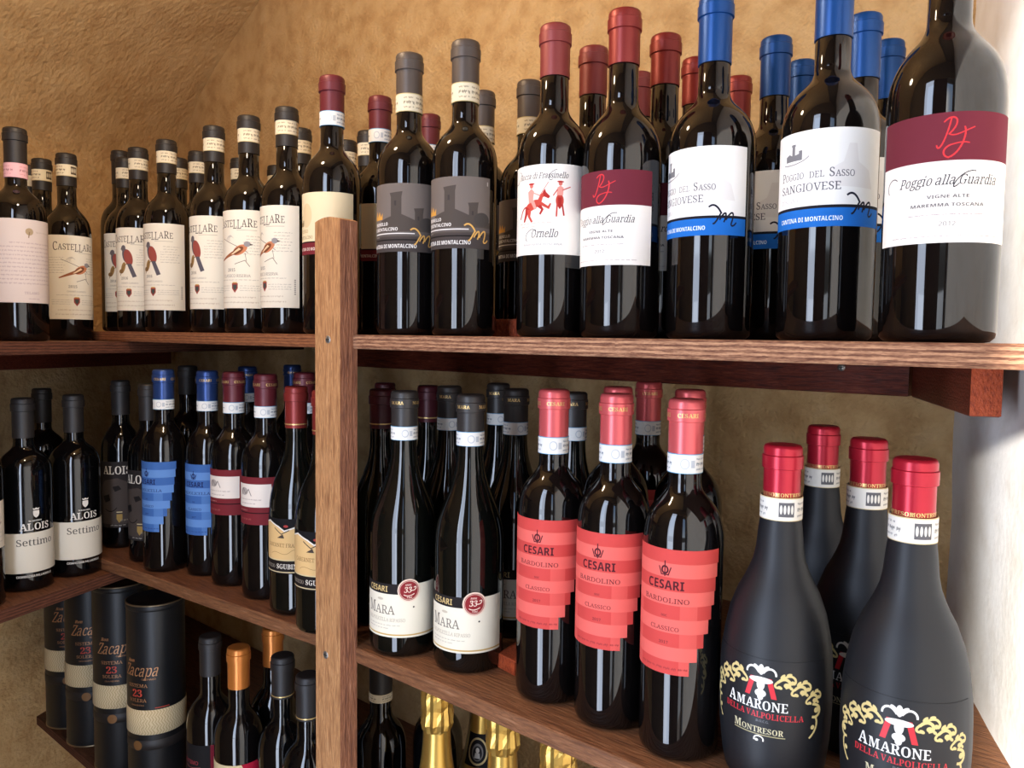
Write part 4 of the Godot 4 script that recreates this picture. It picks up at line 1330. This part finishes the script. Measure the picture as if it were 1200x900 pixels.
func _ready() -> void:
	# ---------------- camera
	var cam := Camera3D.new()
	cam.name = "camera"
	add_child(cam)
	cam.transform = Transform3D(Basis(Vector3(0.76238589, 0.01297573, -0.64699257), Vector3(-0.04909569, 0.99807721, -0.03783517), Vector3(0.6452576, 0.06060954, 0.76155703)).orthonormalized(), Vector3(0, EYE, 0))
	cam.fov = rad_to_deg(2.0 * atan(450.0 / 920.0))
	cam.near = 0.02
	cam.far = 60.0
	cam.current = true
	# ---------------- sky and exposure
	var env := Environment.new()
	var sky := Sky.new()
	var sm := ProceduralSkyMaterial.new()
	sm.sky_top_color = c8(150, 180, 220)
	sm.sky_horizon_color = c8(216, 228, 240)
	sm.ground_bottom_color = c8(150, 148, 144)
	sm.ground_horizon_color = c8(200, 204, 206)
	sm.sky_energy_multiplier = 2.0
	sky.sky_material = sm
	env.background_mode = Environment.BG_SKY
	env.sky = sky
	env.tonemap_mode = Environment.TONE_MAPPER_LINEAR
	env.tonemap_exposure = 0.84
	env.sdfgi_enabled = true
	env.ssao_enabled = true
	env.ssil_enabled = true
	var we := WorldEnvironment.new()
	we.name = "environment"
	we.environment = env
	add_child(we)
	# ---------------- daylight through the doorway
	var al := AreaLight3D.new()
	al.name = "door_daylight"
	add_child(al)
	al.area_size = Vector2(GAP[1] - GAP[0] - 0.01, 1.75)
	al.position = Vector3((GAP[0] + GAP[1]) * 0.5, 1.22, 0.155)
	al.light_color = c8(218, 231, 255)
	al.light_energy = 1.4
	al.area_range = 8.0
	al.shadow_enabled = true
	# ---------------- low sun past the other edge of the added leaf, grazing the right wall
	var sun := DirectionalLight3D.new()
	sun.name = "sun"
	add_child(sun)
	sun.look_at_from_position(Vector3.ZERO, Vector3(-0.17, -0.27, -0.98), Vector3.UP)
	sun.light_color = c8(255, 250, 242)
	sun.light_energy = 9.0
	sun.light_angular_distance = 3.0
	sun.shadow_enabled = true
	# ---------------- structure
	make_materials()
	build_setting()
	build_shelves()
	pendant_lamp()
	# ---------------- things on the shelves
	make_kinds()
	build_bottles()

func pendant_lamp() -> void:
	var o := thing("pendant_lamp", "small round warm bulb hanging on a short cord under the vault", "lamp", LAMP, 0.0)
	var glow := mat(c8(255, 240, 220), 0.3)
	glow.emission_enabled = true
	glow.emission = c8(255, 232, 200)
	glow.emission_energy_multiplier = 60.0
	var bulb := SphereMesh.new()
	bulb.radius = 0.04
	bulb.height = 0.08
	part("bulb", bulb, glow, o)
	part("stem", lathe([Vector2(0.014, 0.036), Vector2(0.016, 0.05), Vector2(0.012, 0.07), Vector2(0.003, 0.075), Vector2(0.003, 0.42)], 20), mats.cap_charcoal, o)
	var l := OmniLight3D.new()
	l.name = "bulb_light"
	o.add_child(l)
	l.light_color = c8(255, 216, 168)
	l.light_energy = 0.13
	l.light_size = 0.04
	l.omni_range = 8.0
	l.omni_attenuation = 2.0
	l.shadow_enabled = true

const LAMP := Vector3(-0.78, EYE + 0.57, -0.30)


func build_bottles() -> void:
	stand("wine_bottle", "guardia", -0.131, -0.614, TOP, 6.0, "red-capped bottle with maroon and white label standing beside the white wall", "bottle", "bottles on the upper shelf right of the post")
	stand("wine_bottle", "sangiovese", -0.224, -0.659, TOP, -8.0, "blue-capped bottle with white and blue label beside the bottle at the white wall", "bottle", "bottles on the upper shelf right of the post")
	stand("wine_bottle", "sangiovese", -0.325, -0.655, TOP, -32.0, "blue-capped bottle with white and blue label beside a maroon and white label", "bottle", "bottles on the upper shelf right of the post")
	stand("wine_bottle", "guardia", -0.404, -0.631, TOP, -30.0, "red-capped bottle with maroon and white label beside the horse riders label", "bottle", "bottles on the upper shelf right of the post")
	stand("wine_bottle", "ornello", -0.475, -0.619, TOP, -20.0, "brick-capped bottle with white label of red horse riders", "bottle", "bottles on the upper shelf right of the post")
	stand("wine_bottle", "brunello", -0.572, -0.595, TOP, -36.0, "grey-capped bottle with grey tower label nearest the riders label", "bottle", "bottles on the upper shelf right of the post")
	stand("wine_bottle", "brunello", -0.645, -0.584, TOP, -33.0, "grey-capped bottle with grey tower label nearest the wooden post", "bottle", "bottles on the upper shelf right of the post")
	stand("wine_bottle", "brunello", -0.599, -0.732, TOP, -30.0, "dark-capped bottle with grey label behind the orange wood offcut", "bottle", "bottles on the upper shelf right of the post")
	stand("wine_bottle", "brunello", -0.669, -0.728, TOP, -30.0, "dark-capped bottle hidden behind the two front tower labels", "bottle", "bottles on the upper shelf right of the post")
	stand("wine_bottle", "ornello", -0.479, -0.690, TOP, -20.0, "brick-capped bottle directly behind the horse riders label bottle", "bottle", "bottles on the upper shelf right of the post")
	stand("wine_bottle", "ornello", -0.483, -0.787, TOP, -20.0, "brick-capped bottle third in the file behind the horse riders label", "bottle", "bottles on the upper shelf right of the post")
	stand("wine_bottle", "guardia", -0.404, -0.707, TOP, -30.0, "red-capped bottle directly behind a maroon and white label in the second row", "bottle", "bottles on the upper shelf right of the post")
	stand("wine_bottle", "guardia", -0.411, -0.785, TOP, -30.0, "red-capped bottle third in the file behind a maroon and white label", "bottle", "bottles on the upper shelf right of the post")
	stand("wine_bottle", "guardia", -0.401, -0.869, TOP, -30.0, "red-capped bottle against the back wall, last of its file", "bottle", "bottles on the upper shelf right of the post")
	stand("wine_bottle", "sangiovese", -0.321, -0.780, TOP, -30.0, "blue-capped bottle in the second row between two front blue-capped ones", "bottle", "bottles on the upper shelf right of the post")
	stand("wine_bottle", "sangiovese", -0.325, -0.862, TOP, -30.0, "blue-capped bottle against the back wall beside the last red-capped one", "bottle", "bottles on the upper shelf right of the post")
	stand("wine_bottle", "sangiovese", -0.236, -0.777, TOP, -10.0, "blue-capped bottle in the second row next to the white wall corner", "bottle", "bottles on the upper shelf right of the post")
	stand("wine_bottle", "sangiovese", -0.237, -0.858, TOP, -10.0, "blue-capped bottle against the back wall in the white wall corner", "bottle", "bottles on the upper shelf right of the post")
	stand("wine_bottle", "rosso", -0.787, -0.663, TOP, -40.0, "burgundy-capped bottle with cream label in the second row behind the post", "bottle", "bottles on the upper shelf right of the post")
	stand("wine_bottle", "rosso", -0.796, -0.758, TOP, -40.0, "burgundy cap showing low behind the first tower-label bottle", "bottle", "bottles on the upper shelf right of the post")
	stand("wine_bottle", "rosso", -0.771, -0.577, TOP, -40.0, "burgundy-capped bottle with cream label partly hidden by the wooden post", "bottle", "bottles on the upper shelf left of the post")
	stand("wine_bottle", "finch_riserva", -0.923, -0.617, TOP, -58.0, "black-capped bottle with finch riserva label next to the burgundy-capped bottle", "bottle", "bottles on the upper shelf left of the post")
	stand("wine_bottle", "finch_riserva", -1.001, -0.608, TOP, -36.0, "black-capped bottle with finch riserva label next to a red bird label", "bottle", "bottles on the upper shelf left of the post")
	stand("wine_bottle", "red_bird", -1.091, -0.606, TOP, -47.0, "black-capped bottle with red bird label next to the finch riserva labels", "bottle", "bottles on the upper shelf left of the post")
	stand("wine_bottle", "red_bird", -1.228, -0.602, TOP, -40.0, "black-capped bottle with red bird label, frontmost of three crowded ones", "bottle", "bottles on the upper shelf left of the post")
	stand("wine_bottle", "red_bird", -1.317, -0.598, TOP, -30.0, "black-capped bottle with red bird label, middle of three crowded ones", "bottle", "bottles on the upper shelf left of the post")
	stand("wine_bottle", "red_bird", -1.411, -0.618, TOP, -26.0, "black-capped bottle with red bird label, deepest in shade of three crowded ones", "bottle", "bottles on the upper shelf left of the post")
	stand("wine_bottle", "plain_dark", -1.500, -0.648, TOP, 0.0, "tall dark-capped bottle in the niche corner behind the red bird labels", "bottle", "bottles on the upper shelf left of the post")
	stand("wine_bottle", "finch_riserva", -0.932, -0.762, TOP, -50.0, "black-capped bottle with cream neck band behind the post", "bottle", "bottles on the upper shelf left of the post")
	stand("wine_bottle", "finch_riserva", -1.002, -0.778, TOP, -50.0, "black-capped bottle showing only its cap behind the burgundy-capped bottle", "bottle", "bottles on the upper shelf left of the post")
	stand("wine_bottle", "finch_riserva", -0.999, -0.692, TOP, -50.0, "black-capped bottle with cream neck band directly behind the first finch riserva label", "bottle", "bottles on the upper shelf left of the post")
	stand("wine_bottle", "red_bird", -1.253, -0.815, TOP, -40.0, "black cap lowest behind the finch riserva labels, against the back wall", "bottle", "bottles on the upper shelf left of the post")
	stand("wine_bottle", "red_bird", -1.253, -0.743, TOP, -40.0, "black-capped bottle with cream band seen between two finch and red bird necks", "bottle", "bottles on the upper shelf left of the post")
	stand("wine_bottle", "red_bird", -1.262, -0.672, TOP, -40.0, "black-capped bottle behind and between two spaced red bird labels", "bottle", "bottles on the upper shelf left of the post")
	stand("wine_bottle", "red_bird", -1.337, -0.676, TOP, -40.0, "black-capped bottle half hidden behind the crowded red bird labels", "bottle", "bottles on the upper shelf left of the post")
	stand("wine_bottle", "letter", -1.270, -0.404, TOP - 0.0155, 10.0, "black-capped bottle with pink neck band and script-covered cream label", "bottle", "bottles on the upper side shelf")
	stand("wine_bottle", "finch", -1.384, -0.513, TOP - 0.0155, 17.0, "black-capped bottle with finch on branch label beside the pink-banded bottle", "bottle", "bottles on the upper side shelf")
	stand("wine_bottle", "finch", -1.460, -0.503, TOP - 0.0155, 17.0, "black-capped bottle with cream neck band behind the finch and script labels", "bottle", "bottles on the upper side shelf")
	stand("wine_bottle", "finch", -1.535, -0.507, TOP - 0.0155, 17.0, "dark cap barely seen behind the pink neck band", "bottle", "bottles on the upper side shelf")
	stand("wine_bottle", "bardolino", -0.455, -0.600, MID, -24.0, "coral-capped bottle with stepped coral label next to the 33 medallion bottle", "bottle", "bottles on the middle shelf right of the post")
	stand("wine_bottle", "bardolino", -0.383, -0.598, MID, -24.0, "coral-capped bottle with stepped coral label, middle of three in front", "bottle", "bottles on the middle shelf right of the post")
	stand("wine_bottle", "bardolino", -0.311, -0.593, MID, -24.0, "coral-capped bottle with stepped coral label next to the matte black bottle", "bottle", "bottles on the middle shelf right of the post")
	stand("wine_bottle", "bardolino", -0.436, -0.683, MID, -24.0, "coral cap just showing above the middle front coral cap", "bottle", "bottles on the middle shelf right of the post")
	stand("wine_bottle", "bardolino", -0.366, -0.705, MID, -24.0, "coral cap just showing above the coral cap beside the matte black bottle", "bottle", "bottles on the middle shelf right of the post")
	stand("wine_bottle", "bardolino", -0.465, -0.794, MID, -24.0, "deep coral cap with grey neck band in shade against the back wall", "bottle", "bottles on the middle shelf right of the post")
	stand("wine_bottle", "mara", -0.563, -0.598, MID, -20.0, "sloping black-capped bottle with cream label and 33 medallion beside the orange offcut", "bottle", "bottles on the middle shelf right of the post")
	stand("wine_bottle", "mara", -0.646, -0.580, MID, -20.0, "sloping black-capped bottle with cream label and 33 medallion beside the post", "bottle", "bottles on the middle shelf right of the post")
	stand("wine_bottle", "mara", -0.675, -0.679, MID, -10.0, "black-capped sloping bottle behind, between the two front medallion bottles", "bottle", "bottles on the middle shelf right of the post")
	stand("wine_bottle", "mara", -0.672, -0.766, MID, -10.0, "black cap farthest back behind the front medallion bottles", "bottle", "bottles on the middle shelf right of the post")
	stand("wine_bottle", "mara", -0.589, -0.703, MID, 0.0, "black-capped sloping bottle behind, beside the nearest coral cap", "bottle", "bottles on the middle shelf right of the post")
	stand("wine_bottle", "mara", -0.512, -0.712, MID, 0.0, "black cap barely showing above the first coral cap", "bottle", "bottles on the middle shelf right of the post")
	stand("wine_bottle", "deep_cap", -0.735, -0.622, MID, 0.0, "dark burgundy-capped bottle with gold ring right behind the post", "bottle", "bottles on the middle shelf right of the post")
	stand("wine_bottle", "deep_cap", -0.826, -0.706, MID, 0.0, "dark burgundy cap behind another one next to the post", "bottle", "bottles on the middle shelf right of the post")
	stand("wine_bottle", "deep_cap", -0.748, -0.713, MID, 0.0, "dark burgundy-capped bottle between the two black-capped medallion rows", "bottle", "bottles on the middle shelf right of the post")
	stand("wine_bottle", "amarone", -0.234, -0.608, MID, -14.0, "matte black bottle with ruby cap and gold scroll label beside the coral labels", "bottle", "matte black magnum-shaped bottles")
	stand("wine_bottle", "amarone", -0.138, -0.606, MID, -4.0, "matte black bottle with ruby cap and gold scroll label beside the white wall", "bottle", "matte black magnum-shaped bottles")
	stand("wine_bottle", "amarone", -0.258, -0.772, MID, -10.0, "matte black bottle with ruby cap standing farthest back, its label hidden", "bottle", "matte black magnum-shaped bottles")
	stand("wine_bottle", "amarone", -0.196, -0.700, MID, -10.0, "matte black bottle with ruby cap behind the one beside the white wall", "bottle", "matte black magnum-shaped bottles")
	stand("wine_bottle", "sgubin", -0.838, -0.572, MID, -36.0, "red-capped sloping bottle with tan bird label beside the post", "bottle", "bottles on the middle shelf left of the post")
	stand("wine_bottle", "sgubin", -0.760, -0.557, MID, -30.0, "sloping bottle with tan bird label mostly hidden by the post", "bottle", "bottles on the middle shelf left of the post")
	stand("wine_bottle", "maroon", -0.914, -0.577, MID, -36.0, "burgundy-capped bottle with maroon and white label beside the tan bird label", "bottle", "bottles on the middle shelf left of the post")
	stand("wine_bottle", "maroon", -0.994, -0.578, MID, -36.0, "burgundy-capped bottle with maroon and white label beside the blue label", "bottle", "bottles on the middle shelf left of the post")
	stand("wine_bottle", "valpolicella", -1.062, -0.576, MID, -40.0, "blue-capped bottle with blue striped label half hidden by a maroon label", "bottle", "bottles on the middle shelf left of the post")
	stand("wine_bottle", "valpolicella", -1.126, -0.543, MID, -52.0, "blue-capped bottle with stepped blue striped label beside the dark bear labels", "bottle", "bottles on the middle shelf left of the post")
	stand("wine_bottle", "bear", -1.190, -0.550, MID, -38.0, "black bottle with dark bear label beside the blue striped label", "bottle", "bottles on the middle shelf left of the post")
	stand("wine_bottle", "bear", -1.300, -0.556, MID, -18.0, "black bottle with dark bear label beside the plain cream label", "bottle", "bottles on the middle shelf left of the post")
	stand("wine_bottle", "plain_low", -1.243, -0.640, MID, 0.0, "black-capped bottle in deep shade behind the stepped blue label", "bottle", "bottles on the middle shelf left of the post")
	stand("wine_bottle", "valpolicella", -1.160, -0.699, MID, -30.0, "blue-capped bottle in shade behind the two maroon labels", "bottle", "bottles on the middle shelf left of the post")
	stand("wine_bottle", "valpolicella", -1.182, -0.799, MID, -30.0, "blue-black cap farthest back beside the tan bird label bottle", "bottle", "bottles on the middle shelf left of the post")
	stand("wine_bottle", "maroon", -0.925, -0.645, MID, -30.0, "dark burgundy cap right above the red cap of the tan bird bottle", "bottle", "bottles on the middle shelf left of the post")
	stand("wine_bottle", "settimo", -1.238, -0.395, MID - 0.0173, 14.0, "black bottle with plain cream lower label and pale shield, next to the red-lettered cream label", "bottle", "bottles on the middle side shelf")
	stand("wine_bottle", "settimo", -1.258, -0.469, MID - 0.0173, 14.0, "black bottle with plain cream lower label and pale shield, next to the bear labels", "bottle", "bottles on the middle side shelf")
	stand("wine_bottle", "settimo", -1.424, -0.483, MID - 0.0173, 0.0, "black-capped bottle behind the two bottles with pale shields", "bottle", "bottles on the middle side shelf")
	stand("wine_bottle", "cream", -1.195, -0.320, MID - 0.0173, 0.0, "bottle with red-lettered cream label, beside a bottle with a pale shield", "bottle", "bottles on the middle side shelf")
	stand("wine_bottle", "red_black", -1.021, -0.554, LOW, -30.0, "black-capped bottle with red and black label beside the rum tubes", "bottle", "bottles on the lower shelf")
	stand("wine_bottle", "copper", -0.955, -0.559, LOW, -20.0, "copper-capped bottle with cream and crimson label", "bottle", "bottles on the lower shelf")
	stand("wine_bottle", "copper", -0.983, -0.630, LOW, -20.0, "copper-capped bottle behind, its cap under the middle shelf edge", "bottle", "bottles on the lower shelf")
	stand("wine_bottle", "unlabelled", -0.887, -0.583, LOW, 0.0, "black-capped unlabelled bottle beside the copper-capped bottle", "bottle", "bottles on the lower shelf")
	stand("wine_bottle", "unlabelled", -0.812, -0.570, LOW, 0.0, "black-capped unlabelled bottle between another one and the post", "bottle", "bottles on the lower shelf")
	stand("wine_bottle", "tall_dark", -0.755, -0.640, LOW, 0.0, "black bottle just right of the post below the middle shelf", "bottle", "bottles on the lower shelf")
	stand("wine_bottle", "tall_dark", -0.712, -0.700, LOW, 0.0, "black bottle in deep shade between the post and the gold foil", "bottle", "bottles on the lower shelf")
	stand("sparkling_bottle", "sparkling", -0.623, -0.611, LOW, 0.0, "gold-foiled sparkling bottle nearest the post", "bottle", "sparkling wine bottles on the lower shelf")
	stand("sparkling_bottle", "sparkling", -0.536, -0.625, LOW, 0.0, "gold-foiled sparkling bottle in front of the one with a black neck label", "bottle", "sparkling wine bottles on the lower shelf")
	stand("sparkling_bottle", "sparkling_badge", -0.634, -0.702, LOW, -18.0, "gold-foiled sparkling bottle with black oval neck label", "bottle", "sparkling wine bottles on the lower shelf")
	stand("sparkling_bottle", "sparkling", -0.450, -0.610, LOW, 0.0, "gold-foiled sparkling bottle third from the post below the coral labels", "bottle", "sparkling wine bottles on the lower shelf")
	stand("rum_tube", "tin", -1.546, -0.564, LOW, 2.0, "black rum tube with plaited band standing at the left wall end", "tube", "rum tubes on the lower shelf")
	stand("rum_tube", "tin", -1.451, -0.564, LOW, -2.0, "black rum tube with plaited band, second from the left wall", "tube", "rum tubes on the lower shelf")
	stand("rum_tube", "tin", -1.333, -0.564, LOW, -8.0, "black rum tube with plaited band, third from the left wall", "tube", "rum tubes on the lower shelf")
	stand("rum_tube", "tin", -1.206, -0.564, LOW, -28.0, "black rum tube with plaited band beside the red and black label", "tube", "rum tubes on the lower shelf")
